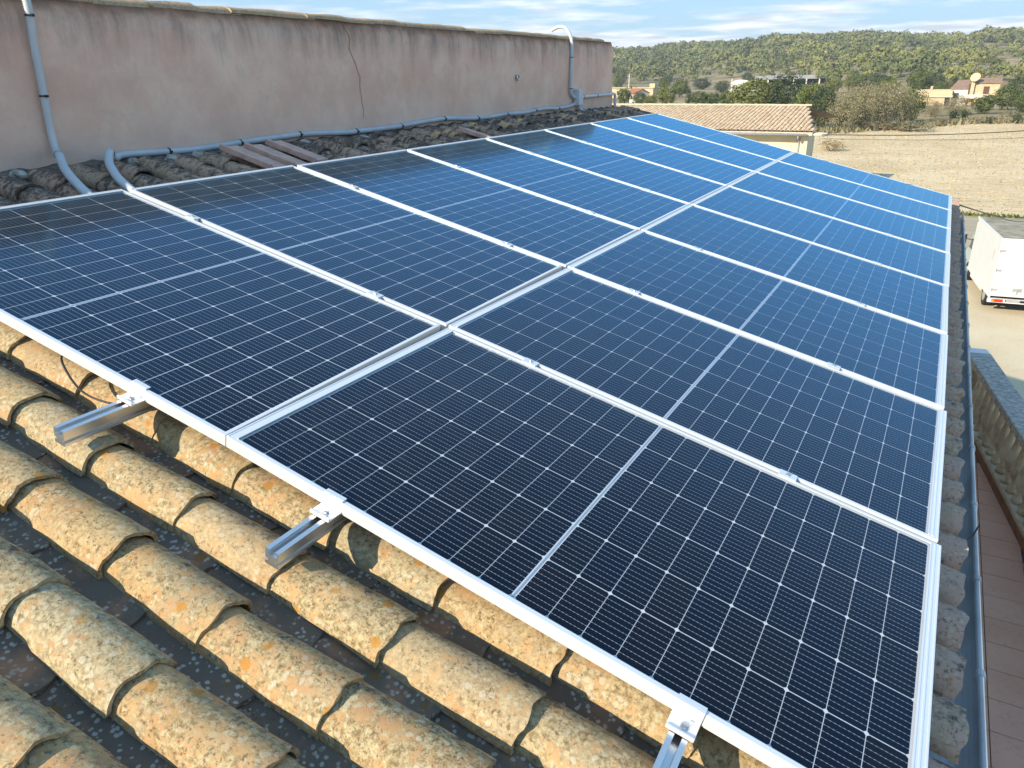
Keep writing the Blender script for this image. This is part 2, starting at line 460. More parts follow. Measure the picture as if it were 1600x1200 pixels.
def ground_material():
    t = NT('dry_land')
    p = t.pos()
    f1 = t.noise(p, 0.012, 4); f2 = t.noise(p, 0.15, 5, 0.65); f3 = t.noise(p, 2.5, 4)
    strips = t.n.new('ShaderNodeMapping'); strips.inputs['Scale'].default_value = (0.35, 1.6, 1); strips.inputs['Rotation'].default_value = (0, 0, 0.15)
    t.l.new(p, strips.inputs[0])
    vr = t.voro(strips.outputs[0], 0.013)
    sc_ = t.n.new('ShaderNodeSeparateColor'); t.l.new(vr.outputs['Color'], sc_.inputs[0])
    fld = t.ramp(sc_.outputs[0], [(0.0, (0.30, 0.22, 0.13)), (0.3, (0.42, 0.33, 0.19)), (0.5, (0.19, 0.17, 0.085)), (0.7, (0.50, 0.39, 0.23)), (0.9, (0.24, 0.20, 0.14))])
    col = t.mix(t.step(f2, 0.42, 0.68), fld, (0.15, 0.145, 0.065))
    col = t.mix(t.math('MULTIPLY', t.step(f1, 0.4, 0.6), 0.35), col, (0.34, 0.25, 0.15))
    col = t.mix(t.math('MULTIPLY', f3, 0.3), col, (0.44, 0.36, 0.22))
    t.set(col, 0.97, 0, 0.1)
    t.bump(t.math('ADD', f3, t.math('MULTIPLY', f2, 3)), 0.4, 0.3)
    return t.m
g = link('ground', npmesh('ground', np.stack([GX.ravel(), GY.ravel(), GZ.ravel()], 1), GF, ground_material()))
struct(g)

def sheet(name, poly, z, mat):
    return struct(link(name, MB().add([(x, y, z) for x, y in poly], [tuple(range(len(poly)))]).mesh(name, mat)))

t = NT('sandy_yard'); p = t.pos()
c = t.mix(t.step(t.noise(p, 0.35, 5), 0.35, 0.68), (0.55, 0.46, 0.31), (0.64, 0.55, 0.39))
c = t.mix(t.math('MULTIPLY', t.step(t.noise(p, 9, 5, 0.7), 0.5, 0.75), 0.4), c, (0.33, 0.27, 0.18))
t.set(c, 0.96, 0, 0.15); t.bump(t.noise(p, 14, 5, 0.7), 0.4, 0.02)
M_YARD = t.m
sheet('yard', [(-60, -30), (70, -30), (70, 33.6), (-60, 33.6)], 0.004, M_YARD)
t = NT('worn_road'); p = t.pos()
mp = t.n.new('ShaderNodeMapping'); mp.inputs['Scale'].default_value = (0.08, 1.4, 1); t.l.new(p, mp.inputs[0])
c = t.mix(t.step(t.noise(mp.outputs[0], 1.2, 5), 0.35, 0.7), (0.38, 0.33, 0.235), (0.47, 0.41, 0.30))
c = t.mix(t.math('MULTIPLY', t.noise(p, 12, 5, 0.7), 0.4), c, (0.33, 0.285, 0.215))
t.set(c, 0.95, 0, 0.2); t.bump(t.noise(p, 30, 4), 0.3, 0.01)
sheet('road', [(-60, 33.4), (70, 33.4), (70, 47.3), (-60, 46.9)], 0.008, t.m)
t = NT('stubble_field'); p = t.pos()
mp = t.n.new('ShaderNodeMapping'); mp.inputs['Rotation'].default_value = (0, 0, R(28)); mp.inputs['Scale'].default_value = (0.25, 1.7, 1); t.l.new(p, mp.inputs[0])
fw = t.noise(mp.outputs[0], 1.7, 6, 0.68)
c = t.mix(t.step(t.noise(p, 0.12, 4), 0.35, 0.65), (0.60, 0.475, 0.295), (0.70, 0.575, 0.375))
c = t.mix(t.math('MULTIPLY', t.step(fw, 0.555, 0.62), 0.7), c, (0.36, 0.25, 0.135))
c = t.mix(t.math('MULTIPLY', t.step(t.noise(p, 1.1, 5, 0.7), 0.60, 0.70), 0.45), c, (0.25, 0.21, 0.09))
c = t.mix(t.math('MULTIPLY', t.step(t.noise(p, 7, 4, 0.7), 0.55, 0.72), 0.4), c, (0.42, 0.31, 0.18))
t.set(c, 0.97, 0, 0.1); t.bump(t.math('ADD', t.math('MULTIPLY', fw, 2.0), t.noise(p, 6, 5, 0.7)), 0.5, 0.06)
M_FIELD = t.m
sheet('field', [(-60, 47.5), (70, 47.9), (70, 141), (8, 141), (-1, 126), (-12, 108), (-60, 100)], 0.012, M_FIELD)

# ------------------------------------------------------------------ own house: body, roof deck
ROOF_V0, ROOF_V1 = -6.0, 9.36
house = thing('house', 'house under the solar panels with lichen-crusted barrel tile roof', 'house', (0, 0, 0))
M_HOUSEW = plain('cream_house_render', (0.55, 0.45, 0.34), 0.95, var=0.1, scale=3, bump=0.2)
mb = MB().extr([(-0.9, 0), (3.15, 0), (3.15, Z0 - 3.15*math.tan(TH) - 0.33), (-0.9, Z0 + 0.9*math.tan(TH) - 0.33)], 'y', ROOF_V0, ROOF_V1 - 0.1)
part('wall', mb, M_HOUSEW, house)
roof = link('roof', MB().box(-0.95, 3.60, ROOF_V0, ROOF_V1, -0.30, -0.205).mesh('roof', M_MORTAR), house, (0, 0, Z0), ROT)

# tile meshes --------------------------------------------------------------
TL = 0.425
def barrel(seed, nseg, nl, a0, a1, h0, h1, thick, rough=0.0012, flip=False):
    """tapered half barrel along +x, lower end at x=0, upper end at x=-TL; crest reference z=0 at the lower end"""
    rr = random.Random(seed); vs = []; fs = []
    cols = nseg + 1
    ph = [rr.uniform(0, 6.3) for _ in range(6)]
    for side in (0, 1):
        for i in range(nl + 1):
            s = i / nl
            x = -TL * s
            a = a0 + (a1 - a0)*s - (thick if side else 0); h = h0 + (h1 - h0)*s - (thick if side else 0)
            crest = -0.0105 * (s * TL / 0.328)
            for j in range(cols):
                t_ = math.pi * j / nseg
                dev = rough * (math.sin(7*s + ph[0] + 2*t_) + 0.8*math.sin(15*s + ph[1] - 3*t_) + 0.5*rr.uniform(-1, 1))
                y = -(a + dev) * math.cos(t_)
                z = (h + dev) * math.sin(t_) ** 0.92 - h0 + crest + (thick if False else 0)
                xe = x + (0.004 * math.sin(5*t_ + ph[2]) + 0.002*rr.uniform(-1, 1) if i == 0 else 0)
                if side: z = (h + dev) * math.sin(t_) ** 0.92 - h0 + crest
                vs.append((xe, y, -z - 0.0 if flip else z))
    n = (nl + 1) * cols
    for i in range(nl):
        for j in range(nseg):
            q = i*cols + j
            f = (q, q+cols, q+cols+1, q+1); fs.append(f)
            g_ = (n+q, n+q+1, n+q+cols+1, n+q+cols); fs.append(g_)
    for j in range(nseg):
        fs.append((j, j+1, n+j+1, n+j)); q = nl*cols + j; fs.append((q, n+q, n+q+1, q+1))
    for i in range(nl):
        q = i*cols; fs.append((q, n+q, n+q+cols, q+cols)); q = i*cols + nseg; fs.append((q, q+cols, n+q+cols, n+q))
    if flip: fs = [f[::-1] for f in fs]
    return MB().add(vs, fs)
def soften(me):
    me.polygons.foreach_set('use_smooth', [True]*len(me.polygons)); return me
def with_sharp(me, ang=40):
    soften(me)
    me.set_sharp_from_angle(angle=R(ang)); return me
FINE = [with_sharp(barrel(k, 18, 9, 0.080 + 0.002*math.sin(k), 0.067, 0.070 + 0.003*math.cos(2*k), 0.062, 0.0105, 0.0008 + 0.0004*(k % 3)).mesh('roof_tile', M_TILE)) for k in range(7)]
COARSE = [with_sharp(barrel(k + 20, 9, 2, 0.080, 0.067, 0.070 + 0.003*math.cos(2*k), 0.062, 0.0105).mesh('roof_tile', M_TILE)) for k in range(4)]
def channel_mesh(seed, nseg, nl):
    m_ = barrel(seed, nseg, nl, 0.062, 0.072, 0.040, 0.044, 0.011)
    # turned over: a trough whose bottom is at z = 0 at the lower end
    vs = []
    for x, y, z in m_.v: vs.append((x, y, -z - 0.017*(-x/0.328)))
    fs = [f[::-1] for f in m_.f]
    return with_sharp(MB().add(vs, fs).mesh('channel_tile', M_CHAN))
CH_F = [channel_mesh(50 + k, 12, 5) for k in range(4)]
CH_C = [channel_mesh(60 + k, 6, 1) for k in range(3)]
PITCH, COURSE = 0.2035, 0.328
COURSES = [2.13 + COURSE*k for k in range(-9, 5)]          # lower lips: -0.82 ... 3.44
def tile(u, n, fine, dark, clean=0.0, cw=-0.099, pink=0.0):
    r = rnd
    v = 0.078 + PITCH*n + r.uniform(-0.004, 0.004)
    me = r.choice(FINE if fine else COARSE)
    o = link('roof_tile', me, roof, (u + r.uniform(-0.009, 0.009), v, cw + r.uniform(-0.003, 0.002)),
             (R(r.uniform(-3.0, 3.0)), R(r.uniform(-0.5, 0.5)), R(r.uniform(-2.0, 2.0))), (1, r.uniform(0.95, 1.05), r.uniform(0.92, 1.05)))
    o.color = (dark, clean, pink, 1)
    return o
def chan(u, n, fine):
    r = rnd
    v = 0.078 + PITCH*(n + 0.5) + r.uniform(-0.004, 0.004)
    return link('channel_tile', r.choice(CH_F if fine else CH_C), roof, (u + r.uniform(-0.01, 0.01), v, -0.186 + r.uniform(-0.003, 0.003)),
         (R(r.uniform(-1.5, 1.5)), 0, R(r.uniform(-1, 1))))
for u in COURSES:
    for n in range(-6, 46):
        top = u < 0.30
        near = n <= 1
        if top and n > 1:
            if u > 0.2 or u < -0.7: continue
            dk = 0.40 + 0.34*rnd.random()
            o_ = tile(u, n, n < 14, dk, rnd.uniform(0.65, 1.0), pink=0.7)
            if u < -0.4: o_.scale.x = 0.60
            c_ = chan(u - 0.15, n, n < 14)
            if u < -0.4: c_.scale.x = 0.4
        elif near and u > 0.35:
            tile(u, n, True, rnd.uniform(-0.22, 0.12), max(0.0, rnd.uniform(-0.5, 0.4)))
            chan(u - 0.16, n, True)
for n in range(-6, 46):
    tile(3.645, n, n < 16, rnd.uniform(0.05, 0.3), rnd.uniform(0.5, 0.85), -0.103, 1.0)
for n in range(2, 46):
    chan(3.60, n, n < 12)
# mortar fillet where the roof meets the pink wall, with cement daubs
mb = MB(); rr = random.Random(3)
vs = []; fs = []; NN = 240
for i in range(NN + 1):
    v = -1.5 + (9.32 + 1.5)*i/NN
    hgt = 0.030 + 0.008*math.sin(v*31) + 0.006*rr.uniform(-1, 1); dep = 0.17 + 0.02*math.sin(v*30.9 + 1) + 0.015*rr.uniform(-1, 1)
    vs += [(-0.93, v, -0.20), (-0.93, v, -0.185 + hgt), (-0.87 + 0.3*dep, v, -0.18 + hgt*0.7), (-0.87 + dep, v, -0.19)]
for i in range(NN):
    for k in range(3):
        q = i*4 + k; fs.append((q, q+1, q+5, q+4))
part('mortar_fillet', MB().add(vs, fs), M_MORTAR, house, True, (0, 0, Z0), ROT)
def daub(parent, c, r, mat, seed, flat=0.6, name='cement_patch'):
    rr = random.Random(seed); m_ = MB(); vs = []; fs = []; n, k = 9, 5
    for i in range(k + 1):
        a = math.pi*i/k
        for j in range(n):
            b = 2*math.pi*j/n; q = r*(1 + rr.uniform(-0.28, 0.28))
            vs.append((c[0] + q*math.sin(a)*math.cos(b), c[1] + q*math.sin(a)*math.sin(b), c[2] + q*flat*math.cos(a)))
    for i in range(k):
        for j in range(n): fs.append((i*n+j, i*n+(j+1) % n, (i+1)*n+(j+1) % n, (i+1)*n+j))
    return part(name, m_.add(vs, fs), mat, parent, False, (0, 0, Z0), ROT)
for i, (u, v, r_) in enumerate([(-0.80, 0.98, .05), (-0.80, 1.62, .045), (-0.78, 1.86, .05), (-0.80, 2.06, .045), (-0.79, 2.42, .05), (-0.80, 2.98, .05), (-0.74, 5.02, .06), (-0.72, 6.2, .06), (-0.76, 3.6, .045), (-0.75, 8.15, .05)]):
    daub(house, (u + 0.07, v, -0.135), r_*0.75, M_CEMENT, i)
# ochre broken tile ends poking out of the mortar row
for i in range(24):
    n = rnd.randint(14, 40)
    v = 0.078 + PITCH*n + rnd.uniform(-.03, .03); u = rnd.uniform(-0.66, -0.40)
    m_ = MB(); k = 7; vs = []
    for s_, rr_ in ((0, 0.072), (1, 0.058)):
        for xx in (0, -0.05):
            for j in range(k + 1):
                a = math.pi*(0.12 + 0.76*j/k); vs.append((xx + rnd.uniform(-.008, .008), -rr_*math.cos(a), rr_*math.sin(a)))
    q = k + 1; fs = []
    for j in range(k):
        fs += [(j, j+1, q+j+1, q+j), (2*q+j, 3*q+j, 3*q+j+1, 2*q+j+1), (j, 2*q+j, 2*q+j+1, j+1), (q+j, q+j+1, 3*q+j+1, 3*q+j)]
    fs += [(0, q, 3*q, 2*q), (k, 2*q+k, 3*q+k, q+k)]
    o = link('tile_stub', m_.add(vs, fs).mesh('tile_stub', M_OCHRE if rnd.random() < .5 else M_MORTAR), house, W(u, v, -0.165), (rnd.uniform(-.1, .1), TH + rnd.uniform(-.15, .15), rnd.uniform(-.3, .3)))

# ------------------------------------------------------------------ gutter
GXc = 3.515
gz = Z0 - 1.12 
prof = []
for k in range(13):
    a = math.pi + math.pi*k/12
    prof.append((GXc + 0.062*math.cos(a), gz + 0.0 + 0.062*math.sin(a)))
inner = [(x*0.965 + GXc*0.035, z*1.0 + 0.002) for x, z in prof[::-1]]
gut = part('gutter', MB().extr(prof + inner, 'y', -3.0, 9.20), M_GUTTER, house)
part('gutter_bead', MB().tube([(GXc + 0.066, -3.0, gz + 0.004), (GXc + 0.066, 9.20, gz + 0.004)], 0.0095, 12), M_GUTTER, gut, True)
mb = MB().tube([(0, 0.012, 0), (0, -0.012, 0)], 0.0125, 12)
for k in range(18):
    yy = -0.2 + 0.52*k + rnd.uniform(-.04, .04)
    b_ = part('bracket', MB().tube([(GXc + 0.066, yy - 0.012, gz + 0.004), (GXc + 0.066, yy + 0.012, gz + 0.004)], 0.0135, 12).box(GXc + 0.060, GXc + 0.081, yy - 0.009, yy + 0.009, gz - 0.022, gz + 0.004), M_GUTTER, gut)
part('wire', MB().tube([(3.50, 1.50, gz + 0.05), (3.535, 1.53, gz + 0.035), (3.565, 1.58, gz + 0.04), (3.582, 1.63, gz + 0.062)], 0.003, 6), M_BLACK, gut)
part('fascia', MB().box(3.40, 3.445, -3.0, 9.25, gz - 0.16, gz + 0.03), M_HOUSEW, house)

# ------------------------------------------------------------------ pink parapet wall with barrel-tile cap
pw = thing('parapet_wall', 'pinkish stained rendered wall rising behind the panels, capped with barrel tiles', 'wall', (-0.98, 0, 6.6))
vs = []; fs = []; NY, NZ = 160, 14
WY0, WY1 = -1.6, 9.24
rr = random.Random(9)
for i in range(NY + 1):
    for j in range(NZ + 1):
        y = WY0 + (WY1 - WY0)*i/NY; z = 1.305*j/NZ
        bulge = 0.006*math.sin(y*2.1 + z*3) + 0.004*math.sin(y*5.3 - z*7) + rr.uniform(-.0012, .0012)
        edge = 0.05*max(0, (i - NY + 2)/2)**2
        vs.append((0.10 + bulge - edge - (0.035*max(0, (z - 1.24)/0.065)), y, z))
for i in range(NY):
    for j in range(NZ):
        q = i*(NZ+1) + j; fs.append((q, q+NZ+1, q+NZ+2, q+1))
n0 = len(vs)
vs += [(-0.12, WY0, 0), (-0.12, WY0, 1.305), (-0.12, WY1, 0), (-0.12, WY1, 1.305)]
A, B, Cc, D = 0, NZ, NY*(NZ+1), NY*(NZ+1) + NZ
fs += [(n0, n0+2, n0+3, n0+1), (n0+2, *[Cc + j for j in range(NZ+1)], n0+3), (n0, n0+1, *[j for j in range(NZ, -1, -1)])]
fs += [(n0+1, n0+3, *[i*(NZ+1)+NZ for i in range(NY, -1, -1)])]
part('wall', MB().add(vs, fs), M_WALL, pw, True)
capm = []
for k in range(5):
    b = barrel(80 + k, 10, 3, 0.098, 0.088, 0.048, 0.040, 0.014, 0.002)
    capm.append(with_sharp(b.mesh('cap_tile', M_TILE)))
y = -1.4
while y < 9.2:
    o = link('cap_tile', rnd.choice(capm), pw, (-0.012 + rnd.uniform(-.006, .006), y, 1.343 + rnd.uniform(-.005, .005)), (R(rnd.uniform(-3, 3)), R(2.2), R(90 + rnd.uniform(-2, 2))))
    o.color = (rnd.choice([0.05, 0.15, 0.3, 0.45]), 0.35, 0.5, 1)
    y += 0.342
# crack
cp = [(3.686, 7.899), (3.742, 7.783), (3.725, 7.716), (3.777, 7.603), (3.800, 7.55), (3.818, 7.511), (3.808, 7.43), (3.815, 7.322), (3.830, 7.26), (3.814, 7.202)]
vs = []; fs = []; rr = random.Random(2); L2 = []
for (a, b), (c_, d) in zip(cp, cp[1:]):
    for k in range(5):
        s_ = k/5; L2.append((a + (c_-a)*s_ + rr.uniform(-.004, .004), b + (d-b)*s_))
L2.append(cp[-1])
for i, (yy, zz) in enumerate(L2):
    wd = 0.0022*(1 - 0.6*i/len(L2)) + rr.uniform(0, .0015)
    bulge = 0.006*math.sin(yy*2.1 + (zz-6.6)*3) + 0.004*math.sin(yy*5.3 - (zz-6.6)*7)
    xx = 0.103 + bulge - (0.035*max(0, (zz - 6.6 - 1.24)/0.065))
    vs += [(xx, yy - wd, zz - 6.6), (xx + 0.0012, yy, zz - 6.6), (xx, yy + wd, zz - 6.6)]
for i in range(len(L2) - 1):
    q = 3*i; fs += [(q, q+1, q+4, q+3), (q+1, q+2, q+5, q+4)]
part('crack', MB().add(vs, fs), plain('crack_shadow', (0.20, 0.16, 0.135), 1.0), pw)
# small ring fixed to the wall
ring = thing('wall_eyelet', 'small grey metal eyelet fixed to the middle of the pink wall', 'eyelet', (-0.862, 6.394, 7.486))
pts = [(0.006, 0.026*math.cos(a), 0.026*math.sin(a)) for a in [2*math.pi*k/16 for k in range(17)]]
part('ring', MB().tube(pts, 0.007, 6, False), M_STEEL, ring, True)
part('backplate', MB().box(-0.02, 0.002, -0.02, 0.02, -0.02, 0.02), M_STEEL, ring)

# ------------------------------------------------------------------ solar panels
PL, PWD, PH = 1.755, 1.038, 0.035
def frame_mesh(la, lb):
    """frame with lips: la at the upper short side, lb at the lower short side, 11 mm along the long sides"""
    m_ = MB()
    lp = 0.0115
    def sec(lw): return lw
    m_.box(0, la, 0, PWD, -0.0022, 0); m_.box(0, 0.0018, 0, PWD, -PH, -0.0022)
    m_.box(PL - lb, PL, 0, PWD, -0.0022, 0); m_.box(PL - 0.0018, PL, 0, PWD, -PH, -0.0022)
    m_.box(la, PL - lb, 0, lp, -0.0022, 0); m_.box(0.0018, PL - 0.0018, 0, 0.0018, -PH, -0.0022)
    m_.box(la, PL - lb, PWD - lp, PWD, -0.0022, 0); m_.box(0.0018, PL - 0.0018, PWD - 0.0018, PWD, -PH, -0.0022)
    # thin raised beads that catch the light along the lips
    m_.box(0.0018, PL - 0.0018, 0.0018, 0.028, -PH, -PH + 0.0018); m_.box(0.0018, PL - 0.0018, PWD - 0.028, PWD - 0.0018, -PH, -PH + 0.0018)
    if la > 0.02:
        m_.box(la - 0.004, la, lp, PWD - lp, 0.0, 0.0014); m_.box(0.001, 0.005, 0.002, PWD - 0.002, 0.0, 0.0014)
    if lb > 0.02:
        m_.box(PL - lb, PL - lb + 0.004, lp, PWD - lp, 0.0, 0.0014); m_.box(PL - lb*0.62, PL - lb*0.62 + 0.004, lp, PWD - lp, 0.0, 0.0014); m_.box(PL - 0.005, PL - 0.001, 0.002, PWD - 0.002, 0.0, 0.0014)
    return m_.mesh('frame', M_FRAME)
FR_UP = frame_mesh(0.022, 0.0115)
FR_LO = frame_mesh(0.030, 0.030)
CU, CV = 0.0833, 0.1672            # cell pitch
cu_, cv_, ch = 0.0819, 0.1645, 0.0052
def cell_poly(flip):
    a, b = cu_/2, cv_/2
    p_ = [(-a, -b + ch), (-a + ch, -b), (a - ch, -b), (a, -b + ch), (a, b - ch), (a - ch, b), (-a + ch, b), (-a, b - ch)]
    return [(-x, -y) for x, y in p_] if flip else p_
def cell_centres(la, lb):
    c0 = la + 0.004; c1 = PL - lb - 0.004
    half = (c1 - c0 - 0.011)/2; pu = half/10
    out = []
    for i in range(20):
        x = c0 + pu*(i + 0.5) + (0.011 if i >= 10 else 0)
        for j in range(6):
            out.append((x, PWD/2 + (j - 2.5)*CV, i % 2 == 0))
    return out
def uvmesh(name, polys, z, mat):
    me = bpy.data.meshes.new(name); vs = []; fs = []; uv = []
    for (cx_, cy_, pol) in polys:
        o = len(vs)
        for x, y in pol: vs.append((cx_ + x, cy_ + y, z)); uv.append((x, y))
        fs.append(tuple(range(o, o + len(pol))))
    me.from_pydata(vs, [], fs); me.materials.append(mat)
    l_ = me.uv_layers.new(name='UVMap')
    fl = [c_ for f in fs for i in f for c_ in uv[i]]
    l_.data.foreach_set('uv', fl); me.update(); return me
CELL_A = uvmesh('cell', [(0, 0, cell_poly(False))], 0, M_CELL)
CELL_B = uvmesh('cell', [(0, 0, cell_poly(True))], 0, M_CELL)
CELLS_UP = uvmesh('cells', [(x, y, cell_poly(f)) for x, y, f in cell_centres(0.022, 0.0115)], 0, M_CELL)
CELLS_LO = uvmesh('cells', [(x, y, cell_poly(f)) for x, y, f in cell_centres(0.030, 0.030)], 0, M_CELL)
GLASS = MB().box(0.002, PL - 0.002, 0.002, PWD - 0.002, -0.0042, -0.0028)
GLASS.f = GLASS.f[1:2] + GLASS.f[2:]
GLASS = GLASS.mesh('glass', M_GLASS)
BACK = MB().box(0.003, PL - 0.003, 0.003, PWD - 0.003, -0.0085, -0.0068).mesh('backsheet', M_BACK)
MIDBUS = MB().box(-0.0022, 0.0022, 0.02, PWD - 0.02, -0.0064, -0.0058).mesh('busbar', plain('tinned_ribbon', (0.55, 0.60, 0.66), 0.3, 0.6, var=0.05))
ORD = ['nearest', 'second', 'third', 'fourth', 'fifth', 'sixth', 'seventh', 'farthest']
VP = 1.058
ups = {}
rotU = [-0.016, -0.004, 0, 0, .001, 0, 0, 0]
rotL = [-0.017, -0.012, 0.006, 0.0, 0.003, 0.0, 0.0, 0.0]
duL = [-0.012, 0.0, 0.008, 0.010, 0.008, -0.004, -0.008, -0.012]
for row in (0, 1):
    la, lb = ((0.022, 0.0115), (0.030, 0.030))[row]
    for k in range(8):
        if row == 0:
            u0, v0 = rnd.uniform(-.002, .002), k*VP + 0.010 + (-0.024 if k == 0 else (-0.014 if k == 1 else 0)); rz = -rotU[k]
            # pivot at the lower end so that the row joint stays straight
            if k == 0: v0 = 0.010 - 0.026; rz = 0.0145
            if k == 1: v0 = VP + 0.010 - 0.012; rz = 0.0065
        else:
            u0, v0 = PL + 0.0085 + duL[k]*0.35, k*VP + 0.010; rz = 0
            if k == 0: rz = -0.013; v0 = 0.010
            if k == 1: rz = -0.012; v0 = VP + 0.010
            if k == 2: rz = -0.004
            if k == 3: rz = 0.004
        lab = 'solar panel in the %s row, %s from the bare tiles' % (('upper', 'lower')[row], ORD[k]) if k else 'solar panel in the %s row, right beside the bare sunlit tiles' % ('upper', 'lower')[row]
        if k == 7: lab = 'solar panel in the %s row, farthest from the bare tiles' % ('upper', 'lower')[row]
        e = thing('solar_panel', lab, 'solar panel', W(u0, v0, 0), ROT, 'solar panels on the roof')
        e.rotation_euler = (Matrix.Rotation(TH, 3, 'Y') @ Matrix.Rotation(rz, 3, 'Z')).to_euler()
        link('frame', (FR_UP, FR_LO)[row], e)
        link('backsheet', BACK, e)
        link('glass', GLASS, e)
        c0 = la + 0.004; c1 = PL - lb - 0.004
        link('busbar', MIDBUS, e, ((c0 + c1)/2, 0, 0))
        if k < 5:
            for x, y, f in cell_centres(la, lb):
                link('cell', CELL_B if f else CELL_A, e, (x, y, -0.0062))
        else:
            stuff(link('cells', (CELLS_UP, CELLS_LO)[row], e, (0, 0, -0.0062)))

# ------------------------------------------------------------------ mounting rails and clamps
def rail_section():
    """40 x 46 mm channel: slot on top, groove on each flank"""
    a, h = 0.020, 0.046
    pts_ = [(-a, -h), (a, -h), (a, -h + .009), (a - .008, -h + .011), (a - .008, -h + .017), (a, -h + .019), (a, 0), (.008, 0), (.008, -.004), (.015, -.004), (.015, -.016), (-.015, -.016), (-.015, -.004), (-.008, -.004), (-.008, 0), (-a, 0), (-a, -h + .019), (-a + .008, -h + .017), (-a + .008, -h + .011), (-a, -h + .009)]
    return pts_
def hexbolt(m_, x, y, z, r=0.0075, h=0.007):
    m_.prism([(x + r*math.cos(k*math.pi/3), y + r*math.sin(k*math.pi/3)) for k in range(6)], z, z + h)
    m_.lathe([(r*1.35, 0), (r*1.35, 0.0015)], (x, y, z - 0.0012), 14)
    return m_
RAILW = -PH
rl = ['topmost mounting rail, hidden under the upper ends of the panels', 'aluminium mounting rail stub sticking out from the upper panel row', 'aluminium mounting rail stub sticking out near the joint of the two rows', 'aluminium mounting rail stub sticking out at the bottom edge of the picture']
for i, (u, v0) in enumerate([(0.42, -0.20), (1.42, -0.225), (2.128, -0.195), (3.07, -0.24)]):
    e = thing('mounting_rail', rl[i], 'mounting rail', W(u, 0, RAILW), ROT, 'rails carrying the solar panels')
    pr = part('rail_profile', MB().extr([(x, z) for x, z in rail_section()], 'y', v0, 8.5), M_RAIL, e)
    # end clamp at the near edge
    vv = -0.003 if i < 2 else 0.0
    vo = {0: -0.014, 1: 0.012, 2: 0.008, 3: -0.008}[i]
    cl_ = MB()
    hw = 0.030
    cl_.box(-hw, hw, vo + 0.000, vo + 0.014, PH + 0.0016, PH + 0.0046)      # lip over the frame
    cl_.box(-hw, hw, vo - 0.004, vo - 0.0006, 0.004, PH + 0.0046)           # upright
    cl_.box(-hw, hw, vo - 0.050, vo - 0.004, 0.0015, 0.0065)                # foot on the rail
    cl_.box(-hw, hw, vo - 0.050, vo - 0.046, 0.0065, 0.012)
    for q in range(5): cl_.box(-hw - .0012, -hw, vo - 0.004, vo - 0.0006, 0.006 + .006*q, 0.009 + .006*q)
    ec = bevel(part('end_clamp', cl_, M_CLAMP, e), 0.0012, 2)
    part('bolt', hexbolt(MB(), 0.004, vo - 0.027, 0.0078), M_STEEL, ec)
    for k in range(1, 9):
        m_ = MB()
        yc = k*VP
        if i in (2, 3) and k == 1: yc -= 0.012*(0.3 if i == 2 else 1.2)
        if i == 0 and k == 1: yc -= 0.012
        if k < 8:
            m_.box(-0.028, 0.028, yc - 0.019, yc + 0.019, PH + 0.0008, PH + 0.0036)
            m_.box(-0.027, 0.027, yc - 0.007, yc + 0.007, 0.001, PH + 0.0008)
        else:
            m_.box(-0.030, 0.030, yc - 0.030, yc + 0.004, PH + 0.0016, PH + 0.0050)
            m_.box(-0.030, 0.030, yc + 0.0, yc + 0.005, 0.001, PH + 0.0016)
        mc = bevel(part('mid_clamp', m_, M_CLAMP, e), 0.001, 1)
        if k < 4: part('bolt', hexbolt(MB(), 0, yc, PH + 0.0046, 0.0055, 0.004), M_STEEL, mc)

# ------------------------------------------------------------------ conduits
def spline(pts_, n):
    P = [Vector(p) for p in pts_]; P = [P[0]*2 - P[1]] + P + [P[-1]*2 - P[-2]]; out = []
    for i in range(1, len(P) - 2):
        for k in range(n):
            t_ = k/n; a, b, c_, d = P[i-1:i+3]
            out.append(0.5*((2*b) + (c_ - a)*t_ + (2*a - 5*b + 4*c_ - d)*t_*t_ + (3*b - a - 3*c_ + d)*t_**3))
    out.append(P[-2]); return out
def resample(P, step):
    out = [P[0]]; acc = 0.0
    for a, b in zip(P, P[1:]):
        L_ = (b - a).length; pos_ = step - acc
        while pos_ <= L_:
            out.append(a + (b - a)*(pos_/L_)); pos_ += step
        acc = (acc + L_) % step
    return out
def corrugated(name, label, pts_, r, mat, step, ties=(), amp=0.0024, n=12, group=None):
    o = thing(name, label, 'conduit', pts_[0], group=group)
    P = [p - Vector(pts_[0]) for p in resample(spline(pts_, 10), step)]
    rad = [r + (amp if k % 2 else -amp) for k in range(len(P))]
    part('pipe', MB().tube(P, rad, n), mat, o, True)
    for tfrac in ties:
        k = int(tfrac*(len(P) - 2)); d = (P[k+1] - P[k]).normalized()
        tie_ = part('cable_tie', MB().tube([P[k] - d*0.004, P[k] + d*0.004], r + 0.0035, 12).box(P[k].x + r, P[k].x + r + .012, P[k].y - .006, P[k].y + .006, P[k].z - .006, P[k].z + .006), M_BLACK, o)
    return o
XW = -0.851
corrugated('conduit', 'grey corrugated conduit hanging down the near end of the pink wall', [Vector((-1.0, 1.275, 7.99)), Vector((-0.93, 1.278, 8.02)), Vector((-0.865, 1.280, 7.99)), Vector((-0.84, 1.285, 7.86)), Vector((XW, 1.276, 7.663)), Vector((XW, 1.270, 7.514)), Vector((XW, 1.262, 7.345)), Vector((XW, 1.258, 7.25)), Vector((-0.82, 1.245, 7.16)), W(-0.70, 1.18, -0.055), W(-0.541, 1.097, -0.058), W(-0.372, 1.031, -0.065), W(-0.15, 0.98, -0.085), W(0.1, 0.96, -0.095)], 0.0190, M_PIPE, 0.0055, (0.17, 0.36, 0.55))
